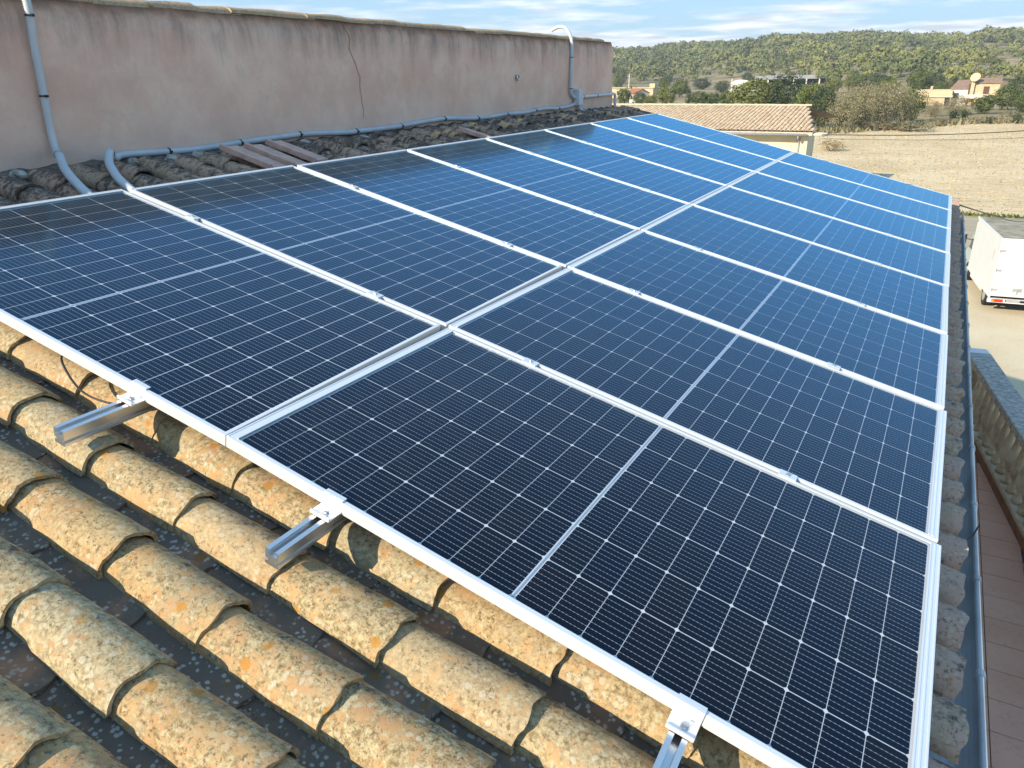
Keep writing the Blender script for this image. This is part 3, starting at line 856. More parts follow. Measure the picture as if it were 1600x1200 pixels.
wallp = [(1.667, 7.116), (2.059, 7.104), (2.255, 7.107), (2.576, 7.119), (2.871, 7.127), (3.127, 7.131), (3.547, 7.113), (3.701, 7.113), (4.203, 7.117), (4.6, 7.135), (4.991, 7.144), (5.35, 7.125), (5.754, 7.118), (6.1, 7.132), (6.516, 7.128), (7.0, 7.15), (7.35, 7.138), (7.65, 7.148), (7.82, 7.170), (7.885, 7.215)]
corrugated('conduit', 'long grey corrugated conduit snaking along the foot of the pink wall', [W(0.10, 1.19, -0.095), W(-0.10, 1.185, -0.085), W(-0.267, 1.206, -0.062), W(-0.391, 1.256, -0.056), W(-0.506, 1.315, -0.05), W(-0.64, 1.415, -0.04), Vector((-0.80, 1.55, 7.107))] + [Vector((XW, a, b)) for a, b in wallp], 0.0190, M_PIPE, 0.0055, (0.115, 0.195, 0.27, 0.345, 0.43, 0.51, 0.60, 0.68, 0.76, 0.85, 0.93))
o = thing('conduit', 'pale rigid pipe bent over the wall top near its far end', 'conduit', (XW, 7.737, 7.3))
P = spline([(-0.26, -0.02, 0.70), (-0.17, -0.01, 0.735), (-0.08, -0.005, 0.715), (-0.015, 0, 0.62), (0, 0, 0.5), (0, 0, 0.2), (0, 0, 0.04), (0, 0.02, -0.01), (0, 0.07, -0.045), (0, 0.13, -0.055)], 8)
part('pipe', MB().tube(P, 0.0205, 12), M_PIPE, o, True)
part('cable_tie', MB().tube([(0, 0, 0.396), (0, 0, 0.404)], 0.0235, 12), M_BLACK, o)
part('cable_tie', MB().tube([(0, 0, 0.046), (0, 0, 0.054)], 0.0235, 12), M_BLACK, o)
o = thing('junction_box', 'small grey junction box on the pink wall where the pipes meet', 'junction box', (-0.842, 7.925, 7.245))
bevel(part('box', MB().box(-0.032, 0.030, -0.07, 0.07, -0.095, 0.095), M_PIPE, o), 0.006)
bevel(part('lid', MB().box(0.0305, 0.044, -0.066, 0.066, -0.09, 0.09), M_PIPE, o), 0.004)
o = thing('conduit', 'straight grey pipe from the junction box to the far end of the wall', 'conduit', (XW, 8.0, 7.245))
part('pipe', MB().tube(spline([(0, 0, 0), (0, 0.6, 0.006), (0, 1.0, 0.01), (0, 1.15, 0.01), (0, 1.19, -0.02), (0, 1.195, -0.08), (0, 1.195, -0.20)], 8), 0.0195, 12), M_PIPE, o, True)
part('cable_tie', MB().tube([(0, 0.11, 0.002), (0, 0.118, 0.002)], 0.0225, 12), M_BLACK, o)
part('cable_tie', MB().tube([(0, 0.55, 0.006), (0, 0.558, 0.006)], 0.0225, 12), M_BLACK, o)
o = thing('conduit', 'short grey pipe dropping from the junction box to the tiles', 'conduit', (XW, 7.96, 7.15))
part('pipe', MB().tube(spline([(0, 0, 0.01), (0.01, 0.01, -0.03), (0.03, 0.06, -0.07), (0.07, 0.13, -0.10)], 8), 0.022, 10), M_PIPE, o, True)
# black cable by the first clamp
o = thing('cable', 'thin black cable looping out under the upper panel edge', 'cable', W(1.07, 0.012, -0.04))
P = spline([(0, 0.03, 0), (0.012, -0.006, -0.012), (0.09, -0.035, -0.03), (0.17, -0.052, -0.038), (0.24, -0.05, -0.036), (0.30, -0.03, -0.03), (0.33, 0.03, -0.03)], 8)
part('cable_core', MB().tube(P, 0.0032, 6), M_BLACK, o, True)
o.rotation_euler = ROT

# loose flat clay tiles lying on the shaded strip
for i, (u0, v0, l_, w_, rz, lab) in enumerate([(-0.645, 2.16, 0.42, 0.125, -0.02, 'flat pinkish clay tile on the shaded roof, nearest of three side by side'),
                                              (-0.625, 2.335, 0.42, 0.125, -0.04, 'flat pinkish clay tile on the shaded roof, middle of three side by side'),
                                              (-0.655, 2.545, 0.42, 0.125, -0.02, 'flat pinkish clay tile on the shaded roof, farthest of three side by side'),
                                              (-0.47, 4.60, 0.40, 0.125, 0.02, 'single flat pinkish clay tile lying alone on the dark tiles')]):
    e = thing('flat_tile', lab, 'tile', W(u0, v0, -0.086), (0, 0, 0), 'loose flat clay tiles')
    e.rotation_euler = (Matrix.Rotation(TH + 0.012, 3, 'Y') @ Matrix.Rotation(rz, 3, 'Z')).to_euler()
    bevel(part('slab', MB().box(0, l_, 0.02, w_, 0, 0.013), M_FLAT, e), 0.003)
    bevel(part('raised_edge', MB().box(0, l_, -0.012, 0.0135, -0.004, 0.030), M_FLAT, e), 0.003)

# ------------------------------------------------------------------ terrace with balustrade
TZ = 3.40
terr = thing('terrace', 'red tiled terrace below the gutter', 'terrace', (0, 0, 0))
part('slab', MB().prism([(3.16, -3.0), (6.2, -3.0), (4.03, 9.1), (3.16, 9.1)], 0.0, TZ - 0.010), plain('terrace_grout', (0.16, 0.12, 0.10), 0.95, var=0.2, scale=14), terr)
M_FLOOR = None
t = NT('red_floor_tile'); oi = t.oinfo(); p = t.pos()
c = t.mix(t.step(t.noise(p, 3, 5), 0.35, 0.7), (0.66, 0.36, 0.255), (0.72, 0.42, 0.305))
c = t.mix(t.math('MULTIPLY', oi.outputs['Random'], 0.45), c, (0.66, 0.42, 0.31))
c = t.mix(t.math('MULTIPLY', t.step(t.noise(p, 24, 5, 0.7), 0.5, 0.75), 0.3), c, (0.24, 0.15, 0.115))
t.set(c, 0.75, 0, 0.3)
FT = MB().box(-0.159, 0.159, -0.159, 0.159, -0.0095, 0).mesh('floor_tile', t.m)
def bal_x(y): return 4.176 + (8.145 - y)*0.173 if False else 4.172 + (8.145 - y)*0.176
for i in range(-3, 6):
    for j in range(-4, 29):
        x = 4.185 + 0.325*i + 0.1625; y = 3.86 + 0.325*(j - 18) + 0.16 + 0.02
        x2 = x; y2 = y + 3.0
        if x2 < 3.3 or x2 - 0.163 > bal_x(y2) + 0.3 or y2 > 8.9 or y2 < -2.5: continue
        if x2 + 0.16 > bal_x(y2 + 0.16) + 0.32: continue
        link('floor_tile', FT, terr, (x2, y2, TZ + rnd.uniform(-.0008, .0008)))
bl = thing('balustrade', 'weathered stone balustrade with turned balusters around the terrace', 'balustrade', (4.172, 8.145, TZ), (0, 0, math.atan(0.176)))
# local y runs along the balustrade (towards -y = nearer), x = outwards
M_SKIRT = plain('brown_skirting', (0.26, 0.125, 0.07), 0.8, var=0.15)
t = NT('weathered_stone'); p = t.pos()
c = t.mix(t.step(t.noise(p, 7, 6, 0.65), 0.35, 0.68), (0.50, 0.41, 0.29), (0.68, 0.60, 0.47))
c = t.mix(t.math('MULTIPLY', t.step(t.noise(p, 4, 5, 0.7), 0.5, 0.7), 0.6), c, (0.22, 0.15, 0.09))
t.set(c, 0.9, 0, 0.2); t.bump(t.noise(p, 70, 4), 0.3, 0.004)
M_STONE = t.m
t = NT('grey_coping'); p = t.pos()
c = t.mix(t.step(t.noise(p, 22, 6, 0.7), 0.35, 0.68), (0.30, 0.29, 0.27), (0.60, 0.58, 0.54))
t.set(c, 0.95, 0, 0.2); t.bump(t.noise(p, 45, 5, 0.7), 0.7, 0.01)
M_COPE = t.m
part('skirting', MB().box(-0.012, 0.0, -6.0, 1.05, 0, 0.085), M_SKIRT, bl)
bevel(part('base_rail', MB().box(0.002, 0.20, -6.0, 1.05, 0.0, 0.13), M_STONE, bl), 0.01)
bevel(part('coping', MB().box(-0.035, 0.225, -6.0, 1.10, 0.765, 0.845), M_COPE, bl), 0.012)
bevel(part('coping_end', MB().box(-0.03, 0.22, 1.104, 1.30, 0.765, 0.84), M_PIPEW, bl), 0.01)
bprof = [(0.072, 0.0), (0.072, 0.05), (0.05, 0.065), (0.062, 0.085), (0.045, 0.10), (0.055, 0.14), (0.076, 0.20), (0.080, 0.245), (0.068, 0.32), (0.046, 0.41), (0.036, 0.47), (0.037, 0.505), (0.055, 0.52), (0.055, 0.54), (0.042, 0.555), (0.070, 0.575), (0.070, 0.632)]
BALM = MB().lathe(bprof, (0, 0, 0), 16).mesh('baluster', M_STONE, True)
for k in range(26):
    link('baluster', BALM, bl, (0.10, 0.78 - 0.215*k, 0.131))
bevel(part('end_pier', MB().box(0.0, 0.20, 0.86, 1.06, 0.131, 0.764), M_STONE, bl), 0.006)

# ------------------------------------------------------------------ box lorry on the yard
M_WHITE = plain('white_gel_coat', (0.66, 0.68, 0.68), 0.35, var=0.02, scale=2)
M_GREYP = plain('grey_trim', (0.33, 0.34, 0.34), 0.5, var=0.1)
M_RUB = plain('tyre_rubber', (0.02, 0.02, 0.02), 0.85, var=0.2)
yaw = math.atan2(0.58, 4.27)
tr = thing('box_truck', 'white box truck parked on the sandy yard, seen from its left rear', 'truck', (5.43, 27.44, 0), (0, 0, yaw))
# local: y forward along the left side, x to the truck's right, rear at y = 0
BW, BL_ = 2.10, 4.30
body = bevel(part('box', MB().box(0.015, BW - 0.015, 0.015, BL_, 0.55, 2.435), M_WHITE, tr), 0.02)
tm = MB()
tm.box(0, 0.045, -0.004, BL_ + .01, 2.40, 2.46); tm.box(BW - .045, BW, -0.004, BL_ + .01, 2.40, 2.46); tm.box(0.0455, BW - .0455, -0.004, 0.045, 2.40, 2.458)
tm.box(0, 0.045, 0, BL_ + .01, 0.50, 0.56); tm.box(0, 0.045, -0.004, 0.04, 0.5605, 2.3995); tm.box(BW - .045, BW, -0.004, 0.04, 0.50, 2.3995)
part('edge_trim', tm, M_WHITE, body)
part('roof_panel', MB().box(0.046, BW - 0.046, 0.046, BL_ - 0.02, 2.436, 2.446), plain('grimy_roof', (0.33, 0.295, 0.22), 0.9, var=0.2, scale=3), tr)
part('door', MB().box(0.06, BW/2 - 0.006, -0.012, 0.0, 0.60, 2.385), M_WHITE, tr)
part('door', MB().box(BW/2 + 0.006, BW - 0.06, -0.012, 0.0, 0.60, 2.385), M_WHITE, tr)
for zz in (0.78, 1.42, 2.06):
    part('hinge', MB().box(0.02, 0.19, -0.026, -0.0125, zz - .034, zz + .034).tube([(0.03, -0.02, zz - .04), (0.03, -0.02, zz + .04)], 0.014, 8), M_GREYP, tr)
lk = part('lock_plate', MB().box(0.62, 0.90, -0.024, -0.0125, 0.74, 0.86), M_GREYP, tr)
part('lever', MB().box(0.73, 0.77, -0.045, -0.0245, 0.66, 0.80), M_GREYP, lk)
part('bumper', MB().box(-0.02, BW + 0.02, -0.06, 0.06, 0.36, 0.485), M_WHITE, tr)
part('light_board', MB().box(0.16, BW - 0.2, -0.068, -0.0605, 0.395, 0.475), M_BLACK, tr)
part('tail_light', MB().box(0.08, 0.16, -0.082, -0.069, 0.385, 0.48), plain('amber_lens', (0.75, 0.24, 0.03), 0.3), tr)
part('tail_light', MB().box(0.1605, 0.42, -0.082, -0.069, 0.385, 0.48), plain('red_lens', (0.55, 0.03, 0.025), 0.3), tr)
part('reflector', MB().box(0.4205, 0.47, -0.080, -0.069, 0.39, 0.475), M_PIPEW, tr)
part('number_plate', MB().box(0.50, 0.90, -0.074, -0.0685, 0.40, 0.47), M_GREYP, tr)
part('chassis', MB().box(0.35, BW - .35, 0.1, 5.2, 0.38, 0.49), M_BLACK, tr)
def wheel(x, y, r=0.34, w=0.22):
    wv = part('wheel', MB().tube([(x, y, r), (x + w, y, r)], r, 22), M_RUB, tr)
    part('rim', MB().tube([(x - 0.012, y, r), (x + 0.02, y, r)], 0.19, 18), M_GREYP, wv)
wheel(0.05, 0.95); wheel(BW - .27, 0.95); wheel(0.05, 4.55); wheel(BW - .27, 4.55)
part('side_guard', MB().box(0.02, 0.06, 1.5, 3.6, 0.36, 0.50), M_WHITE, tr)
cabp = [(4.34, 0.42), (6.0, 0.42), (6.05, 0.85), (5.75, 1.02), (5.2, 1.62), (4.34, 1.66)]
cab = bevel(part('cab', MB().extr([(a, b) for a, b in cabp], 'x', 0.10, BW - 0.10), M_WHITE, tr), 0.05, 3) if False else None
m_ = MB(); n_ = len(cabp)
m_.add([(0.12, a, b) for a, b in cabp] + [(BW - 0.12, a, b) for a, b in cabp], [tuple(range(n_)), tuple(range(2*n_ - 1, n_ - 1, -1))] + [(i, n_ + i, n_ + (i+1) % n_, (i+1) % n_) for i in range(n_)])
cab = bevel(part('cab', m_, plain('pale_green_paint', (0.42, 0.48, 0.45), 0.35, var=0.03), tr), 0.05, 3)
M_DGLASS = plain('dark_glass', (0.02, 0.03, 0.035), 0.08, var=0.05)
part('window', MB().add([(0.112, 4.6, 1.1), (0.112, 5.4, 1.1), (0.112, 5.1, 1.5), (0.112, 4.6, 1.5), (0.118, 4.6, 1.1), (0.118, 5.4, 1.1), (0.118, 5.1, 1.5), (0.118, 4.6, 1.5)], [(3,2,1,0),(4,5,6,7),(0,1,5,4),(1,2,6,5),(2,3,7,6),(3,0,4,7)]), M_DGLASS, cab)
mir = part('mirror', MB().box(-0.12, -0.05, 5.25, 5.30, 1.25, 1.6).tube([(0.12, 5.25, 1.4), (-0.08, 5.27, 1.45)], 0.015, 6), M_BLACK, cab)
# faded red lettering block on the side
t = NT('faded_red_print'); t.set(t.mix(t.step(t.noise(t.obj(), 30, 3), 0.4, 0.6), (0.75, 0.72, 0.70), (0.62, 0.22, 0.18)), 0.5)
lg = MB()
for q in range(7):
    zz = 1.62 + 0.052*q
    lg.box(0.0105, 0.0145, 0.62 + 0.03*(q % 2), 0.80 - 0.02*(q % 3), zz, zz + 0.034)
part('logo', lg, t.m, body)
part('marker_lamp', MB().box(0.004, 0.0145, BL_ - 0.10, BL_ - 0.05, 2.28, 2.33), M_BLACK, body)

# ------------------------------------------------------------------ neighbouring roof
nb = thing('farm_building', 'long low cream building with pale barrel-tile roof beyond the panels', 'building', (0, 0, 0))
EY, EZ, RY, RZ_ = 44.2, 4.50, 51.2, 5.52
XL, XR, XRr = -19.0, -3.05, -4.55
M_CREAM = plain('cream_wall', (0.66, 0.58, 0.42), 0.95, var=0.06, scale=1.5, bump=0.1)
vs = [(XL, EY + .5, 0), (XR - .35, EY + .5, 0), (XRr - .3, 58, 0), (XL, 58, 0)]
m_ = MB().prism([(x, y) for x, y, _ in vs], 0, 4.2)
part('wall', m_, M_CREAM, nb)
t = NT('pale_barrel_tiles'); p = t.obj()
c = t.mix(t.island(), (0.50, 0.36, 0.235), (0.66, 0.53, 0.37))
c = t.mix(t.math('MULTIPLY', t.step(t.noise(p, 0.9, 5), 0.55, 0.75), 0.45), c, (0.44, 0.26, 0.18))
c = t.mix(t.math('MULTIPLY', t.step(t.noise(p, 12, 5, 0.7), 0.5, 0.7), 0.4), c, (0.56, 0.46, 0.33))
t.set(c, 0.95, 0, 0.15)
M_PALE = t.m
def roof_tiles(x0, x1l, y0, y1, z0, z1, pitch, course, xshift, mat):
    """joined barrel tiles on a slope rising from y0 to y1; right limit goes from x1l at the eave by xshift at the ridge"""
    V = []; F = []; nseg = 6
    ncol = int((x1l - x0)/pitch); nrow = int((y1 - y0)/course); sl = (z1 - z0)/(y1 - y0)
    for i in range(ncol):
        xc = x1l - pitch*(i + 0.5)
        for j in range(nrow):
            ya = y0 + course*j; yb = ya + course*1.15
            if xc > x1l + xshift*(ya - y0)/(y1 - y0) - 0.05: continue
            jit = rnd.uniform(-0.012, 0.012)
            for (yy, rr_, dz_) in ((ya, pitch*0.45, 0.012), (yb, pitch*0.42, 0.0)):
                for k in range(nseg + 1):
                    a = math.pi*k/nseg
                    V.append((xc + jit - rr_*math.cos(a), yy, z0 + (yy - y0)*sl + dz_ + rr_*0.55*math.sin(a)))
            o = len(V) - 2*(nseg + 1)
            for k in range(nseg): F.append((o + k, o + k + 1, o + nseg + 1 + k + 1, o + nseg + 1 + k))
            # lower lip
            q = len(V); rr_ = pitch*0.45
            for k in range(nseg + 1):
                a = math.pi*k/nseg
                V.append((xc + jit - rr_*0.72*math.cos(a), ya + 0.002, z0 + (ya - y0)*sl + 0.012 + rr_*0.55*0.68*math.sin(a)))
            for k in range(nseg): F.append((o + k + 1, o + k, q + k, q + k + 1))
    return MB().add(V, F).mesh('roof_tiles', mat)
rf = link('roof', MB().add([(XL, EY, EZ - .05), (XR, EY, EZ - .05), (XRr, RY, RZ_ - .05), (XL, RY, RZ_ - .05), (XL, 58.2, 4.5), (XRr + 1.3, 58.2, 4.5)], [(0, 1, 2, 3), (3, 2, 5, 4)]).mesh('roof', plain('roof_bed', (0.40, 0.28, 0.20), 0.95, var=0.2)), nb)
stuff(link('roof_tiles', roof_tiles(XL, XR, EY - 0.12, RY - 0.05, EZ, RZ_, 0.245, 0.33, XRr - XR, M_PALE), rf))
rid = []
x = XL
RIDM = MB(); 
for k in range(1):
    vs_ = []; fs_ = []
    for s_, r_ in ((0, 0.13), (0.40, 0.105)):
        for j in range(8):
            a = math.pi*j/7; vs_.append((s_, -r_*math.cos(a), r_*0.8*math.sin(a)))
    fs_ = [(j, j+8, j+9, j+1) for j in range(7)]
    RIDM.add(vs_, fs_)
RIDM = RIDM.mesh('ridge_tile', M_PALE)
while x < XRr - 0.1:
    link('ridge_tile', RIDM, rf, (x, RY, RZ_ + 0.03 + rnd.uniform(-.01, .01)), (0, 0, rnd.uniform(-.04, .04))); x += 0.34
part('eave_board', MB().box(XL, XR - .05, EY - 0.02, EY + 0.5, EZ - 0.22, EZ - 0.06), plain('pale_eave', (0.62, 0.55, 0.42), 0.9), nb)
part('eave_gutter', MB().tube([(XL, EY - 0.16, EZ - 0.16), (XR - 0.3, EY - 0.16, EZ - 0.19)], 0.075, 10), M_GREYP, nb, True)
part('downpipe', MB().tube(spline([(XR - .75, EY - .16, EZ - .2), (XR - .75, EY - .1, EZ - .4), (XR - .75, EY + .42, EZ - .75), (XR - .75, EY + .44, 0.1)], 5), 0.05, 8), M_GREYP, nb, True)
part('corner_post', MB().box(XR - .68, XR - .30, EY + 0.32, EY + 0.72, 0, EZ - 0.222), M_CREAM, nb)
part('verge_cap', MB().lathe([(0.05, -.05), (0.42, -.02), (0.48, 0.05), (0.36, 0.13), (0.05, 0.15)], (XR + 0.30, EY + 0.4, EZ - 0.22), 14), M_CREAM, nb, True)

# ------------------------------------------------------------------ vegetation builders
def leafmat(name, cols, rough=0.7):
    t = NT(name); oi = t.oinfo()
    r = t.island()
    c = t.ramp(r, [(0.0, cols[0]), (0.5, cols[1]), (1.0, cols[2])])
    c = t.mix(t.math('MULTIPLY', oi.outputs['Random'], 0.4), c, cols[1])
    t.set(c, rough, 0, 0.2)
    t.b.inputs['Subsurface Weight'].default_value = 0
    return t.m
LEAF = {
 'dark': leafmat('dark_leaf', [(0.035, 0.055, 0.022), (0.058, 0.082, 0.032), (0.085, 0.11, 0.048)]),
 'green': leafmat('green_leaf', [(0.06, 0.085, 0.022), (0.10, 0.13, 0.034), (0.15, 0.18, 0.055)]),
 'light': leafmat('yellow_green_leaf', [(0.085, 0.11, 0.025), (0.15, 0.17, 0.038), (0.21, 0.22, 0.06)]),
 'brown': leafmat('dry_twig_leaf', [(0.15, 0.135, 0.07), (0.23, 0.21, 0.115), (0.32, 0.285, 0.17)]),
 'straw': leafmat('straw', [(0.30, 0.225, 0.12), (0.42, 0.33, 0.19), (0.55, 0.45, 0.28)]),
 'pine': leafmat('pine_needle', [(0.05, 0.07, 0.03), (0.085, 0.10, 0.042), (0.125, 0.14, 0.06)]),
}
M_BARK = plain('bark', (0.13, 0.095, 0.065), 0.95, var=0.3, scale=6, bump=0.4)
def crown_mesh(seed, n_clump, per, leaf, mat, shape='round', squash=1.0, hollow=0.45):
    """unit crown: radius ~1 in x,y, z from 0 to ~2*squash; leaf quads in clumps"""
    g_ = np.random.default_rng(seed)
    d = g_.normal(size=(n_clump, 3)); d /= np.linalg.norm(d, axis=1)[:, None]
    r = g_.uniform(hollow, 1.0, n_clump) ** 0.7
    c = d * r[:, None]
    if shape == 'cypress':
        c = np.stack([g_.uniform(-1, 1, n_clump), g_.uniform(-1, 1, n_clump), g_.uniform(-1, 1, n_clump)], 1)
        wd = np.sqrt(np.clip(1 - ((c[:, 2] + 0.25)/1.25)**2, 0.02, 1)); c[:, :2] *= wd[:, None]*0.8
    if shape == 'dome': c[:, 2] = np.abs(c[:, 2])*1.0 - 0.35*(c[:, 0]**2 + c[:, 1]**2)
    lump = 1 + 0.18*np.sin(3*c[:, 0] + seed) + 0.14*np.sin(4*c[:, 1] - seed)
    c *= lump[:, None]
    cs = g_.uniform(0.14, 0.30, n_clump)
    ctr = np.repeat(c, per, 0); sz = np.repeat(cs, per)
    off = g_.normal(size=(n_clump*per, 3)) * 0.55 * sz[:, None]
    pos_ = ctr + off
    nrm = off / (np.linalg.norm(off, axis=1)[:, None] + 1e-6) + 0.5*ctr + 0.6*g_.normal(size=pos_.shape) + np.array([0, 0, 0.25])
    nrm /= np.linalg.norm(nrm, axis=1)[:, None]
    a = np.cross(nrm, g_.normal(size=pos_.shape)); a /= np.linalg.norm(a, axis=1)[:, None]
    b = np.cross(nrm, a)
    L_ = leaf * g_.uniform(0.6, 1.4, len(pos_))[:, None]
    V = np.stack([pos_ - a*L_, pos_ + b*L_*0.6, pos_ + a*L_, pos_ - b*L_*0.6], 1)
    V[..., 2] = (V[..., 2] + 1.0) * squash
    V = V.reshape(-1, 3)
    F = np.arange(len(V)).reshape(-1, 4)
    return npmesh('crown', V, F, mat)
def trunk_mesh(seed, h, r, spread=0.5, limbs=5):
    rr = random.Random(seed); m_ = MB()
    m_.tube([(0, 0, -0.1), (0.02, 0, h*0.5), (0.05*rr.uniform(-1, 1), 0.03, h)], [r, r*0.8, r*0.6], 8)
    for k in range(limbs):
        a = 2*math.pi*k/limbs + rr.uniform(-.4, .4); e_ = spread*rr.uniform(0.6, 1.1)
        m_.tube([(0, 0, h*0.75), (e_*0.5*math.cos(a), e_*0.5*math.sin(a), h*1.15), (e_*math.cos(a), e_*math.sin(a), h*1.6)], [r*0.5, r*0.35, r*0.12], 6)
    return m_.mesh('trunk', M_BARK, True)
CROWN = {
 'broad_dark': [crown_mesh(k, 200, 24, 0.055, LEAF['dark']) for k in (1, 2)],
 'broad_green': [crown_mesh(k, 160, 22, 0.062, LEAF['green']) for k in (3, 4, 5)],
 'broad_light': [crown_mesh(k, 180, 22, 0.06, LEAF['light']) for k in (6, 7)],
 'thicket': [crown_mesh(k, 150, 34, 0.032, LEAF['brown'], hollow=0.25) for k in (8, 9, 10)],
 'shrub_green': [crown_mesh(11, 70, 18, 0.08, LEAF['dark'])],
 'shrub_brown': [crown_mesh(12, 80, 20, 0.06, LEAF['brown'], hollow=0.2)],
 'shrub_straw': [crown_mesh(13, 80, 20, 0.06, LEAF['straw'], hollow=0.2)],
 'cypress': [crown_mesh(14, 110, 18, 0.08, LEAF['dark'], 'cypress')],
 'stone_pine': [crown_mesh(15, 90, 20, 0.07, LEAF['light'], 'dome')],
}
TRUNK = [trunk_mesh(k, 0.55, 0.07) for k in range(3)]
INFO = {
 'broad_dark': ('tree', 'dense dark green tree', 'tree'), 'broad_green': ('tree', 'mid green leafy tree', 'tree'),
 'broad_light': ('tree', 'yellowish green leafy tree', 'tree'), 'thicket': ('bare_shrub', 'greyish brown leafless thicket shrub', 'shrub'),
 'shrub_green': ('bush', 'low dark green bush', 'bush'), 'shrub_brown': ('bush', 'low dry brown bush', 'bush'),
 'shrub_straw': ('bush', 'straw coloured grassy bush', 'bush'), 'cypress': ('cypress_tree', 'slim upright cypress', 'tree'),
 'stone_pine': ('pine_tree', 'round-topped bright green stone pine', 'tree')}
def plant(kind, x, y, w_, h_, where, group=None):
    nm, desc, cat = INFO[kind]
    z = float(hz(x, y))
    e = thing(nm, desc + ' ' + where, cat, (x, y, z), (0, 0, rnd.uniform(0, 6.28)), group or (desc + (' group ' + where)))
    tall = kind in ('broad_dark', 'broad_green', 'broad_light', 'stone_pine')
    th = 0.08*h_ if tall else 0.0
    if kind == 'stone_pine': th = 0.45*h_
    link('crown', rnd.choice(CROWN[kind]), e, (0, 0, th - (0.05*h_ if not tall else 0)), (0, 0, 0), (w_/2*1.02, w_/2*1.02, (h_ - th)/2*1.02))
    s_ = h_/1.6
    link('trunk', rnd.choice(TRUNK), e, (0, 0, 0), (0, 0, 0), (w_/2*0.9, w_/2*0.9, s_ if tall else h_*0.5))
    return e
A = 'behind the neighbouring tiled roof'; Bp = 'in the thicket beside the field'; Cp = 'along the far edge of the field'; Dp = 'around the cream farmhouse'; Ep = 'near the small red-roofed house'; Fp = 'on the plain below the hill'
PL_ = [('broad_light',-34.7,174.5,8.6,6.7,A),('broad_dark',-27.5,175.8,8.2,7.4,A),('broad_light',-19.2,160.4,4.2,5.8,A),('broad_dark',-12.8,119.4,3.7,5.9,A),
('broad_light',-33.0,188.3,5.9,5.4,A),('broad_green',-15.5,122.0,3.4,5.0,A),('broad_green',-22.5,168.0,4.0,5.2,A),
('thicket',-9.2,112.3,4.5,5.3,Bp),('thicket',-7.0,117.0,4.6,5.9,Bp),('thicket',-4.8,121.8,5.3,6.1,Bp),('thicket',-2.7,125.3,4.4,5.6,Bp),('thicket',-9.9,136.6,4.9,5.9,Bp),('thicket',-8.8,157.7,6.0,4.9,Bp),('thicket',-6.0,163.2,5.4,5.2,Bp),('thicket',-6.6,140.0,5.0,5.6,Bp),
('broad_green',-2.0,138.7,3.6,4.9,Bp),('broad_dark',-8.0,119.9,1.7,3.4,Bp),('broad_dark',-9.4,115.4,1.4,3.5,Bp),
('thicket',0.6,155.3,3.8,3.1,Cp),('thicket',4.0,160.5,4.6,3.7,Cp),('shrub_green',4.7,140.4,3.4,1.9,Cp),('broad_green',8.5,166.3,4.2,3.2,Cp),('shrub_green',8.7,134.8,1.3,1.2,Cp),('shrub_green',12.2,137.3,1.5,1.6,Cp),
('shrub_brown',11.6,145.8,2.6,1.6,Cp),('shrub_brown',-1.1,116.1,5.1,1.4,Cp),('shrub_brown',-3.1,118.1,3.5,1.2,Cp),('shrub_brown',2.2,131.0,4.0,1.1,Cp),('shrub_brown',6.4,136.0,3.0,0.9,Cp),('shrub_straw',-5.2,117.2,4.0,1.0,Cp),('shrub_straw',0.5,127.5,4.2,0.9,Cp),('shrub_straw',9.8,140.5,3.6,0.9,Cp),
('broad_green',12.2,182.9,5.1,4.4,Dp),('broad_dark',17.7,235.3,7.4,5.8,Dp),('broad_green',15.3,172.6,4.3,3.6,Dp),('broad_green',-7.4,280.9,6.1,8.1,Dp),('broad_dark',-2.6,300.0,5.6,5.6,Dp),('broad_green',4.2,330.0,5.7,5.0,Dp),('broad_green',-5.4,290.0,5.0,5.6,Dp),('broad_green',0.4,262.0,5.0,4.6,Dp),
('broad_light',-56.9,184.7,4.9,5.2,Ep),('broad_green',-78.9,267.2,5.7,5.7,Ep),('broad_green',-118.5,369.5,5.5,6.1,Ep),('cypress',-53.9,192.9,1.5,3.9,Ep),('broad_green',-67.2,195.2,4.3,3.2,Ep),('broad_green',-71.4,194.7,4.0,4.2,Ep),('broad_light',-63.3,191.6,3.2,2.6,Ep),
('broad_green',-51.5,193.2,4.7,3.7,A),('broad_green',-48.2,193.7,4.1,3.3,A),('broad_green',-42.9,186.8,4.2,3.8,A),('cypress',-50.0,192.0,1.2,3.4,A),('cypress',-46.2,190.0,1.2,3.2,A),
('broad_dark',-77.4,318.4,5.6,4.6,Fp),('broad_dark',-106.5,395.3,8.3,5.1,Fp),('broad_green',-187.3,489.4,8.3,10.0,Fp),('broad_light',-33.7,297.2,5.4,5.6,Fp),('broad_light',-30.4,314.3,4.7,5.3,Fp),('shrub_green',-22.1,330,9.0,5.4,Fp),('broad_green',-26.1,313.9,7.3,5.1,Fp),('broad_green',-16.0,290,6.3,4.6,Fp),('broad_light',-14.0,262,6.3,4.6,Fp),
('broad_dark',-150,470,6,5,Fp),('broad_green',-165,430,6,5,Fp),('broad_green',-135,420,5,4,Fp),('broad_dark',-100,460,6,5,Fp),('broad_green',-88,420,5,4,Fp)]
for k_, x, y, w_, h_, wh in PL_: plant(k_, x, y, w_*(1.1 if wh == A else 1.0), h_*(0.93 if wh == A else 1.0), wh)
e = plant('shrub_straw', -6.8, 84.0, 2.7, 1.25, 'alone on the field by the neighbouring building')
e['label'] = 'straw coloured bush alone on the field beside the cream building'
sp = plant('stone_pine', 15.5, 400.0, 9.5, 7.5, 'behind the farmhouse'); sp['label'] = 'round-topped bright green stone pine behind the farmhouse'
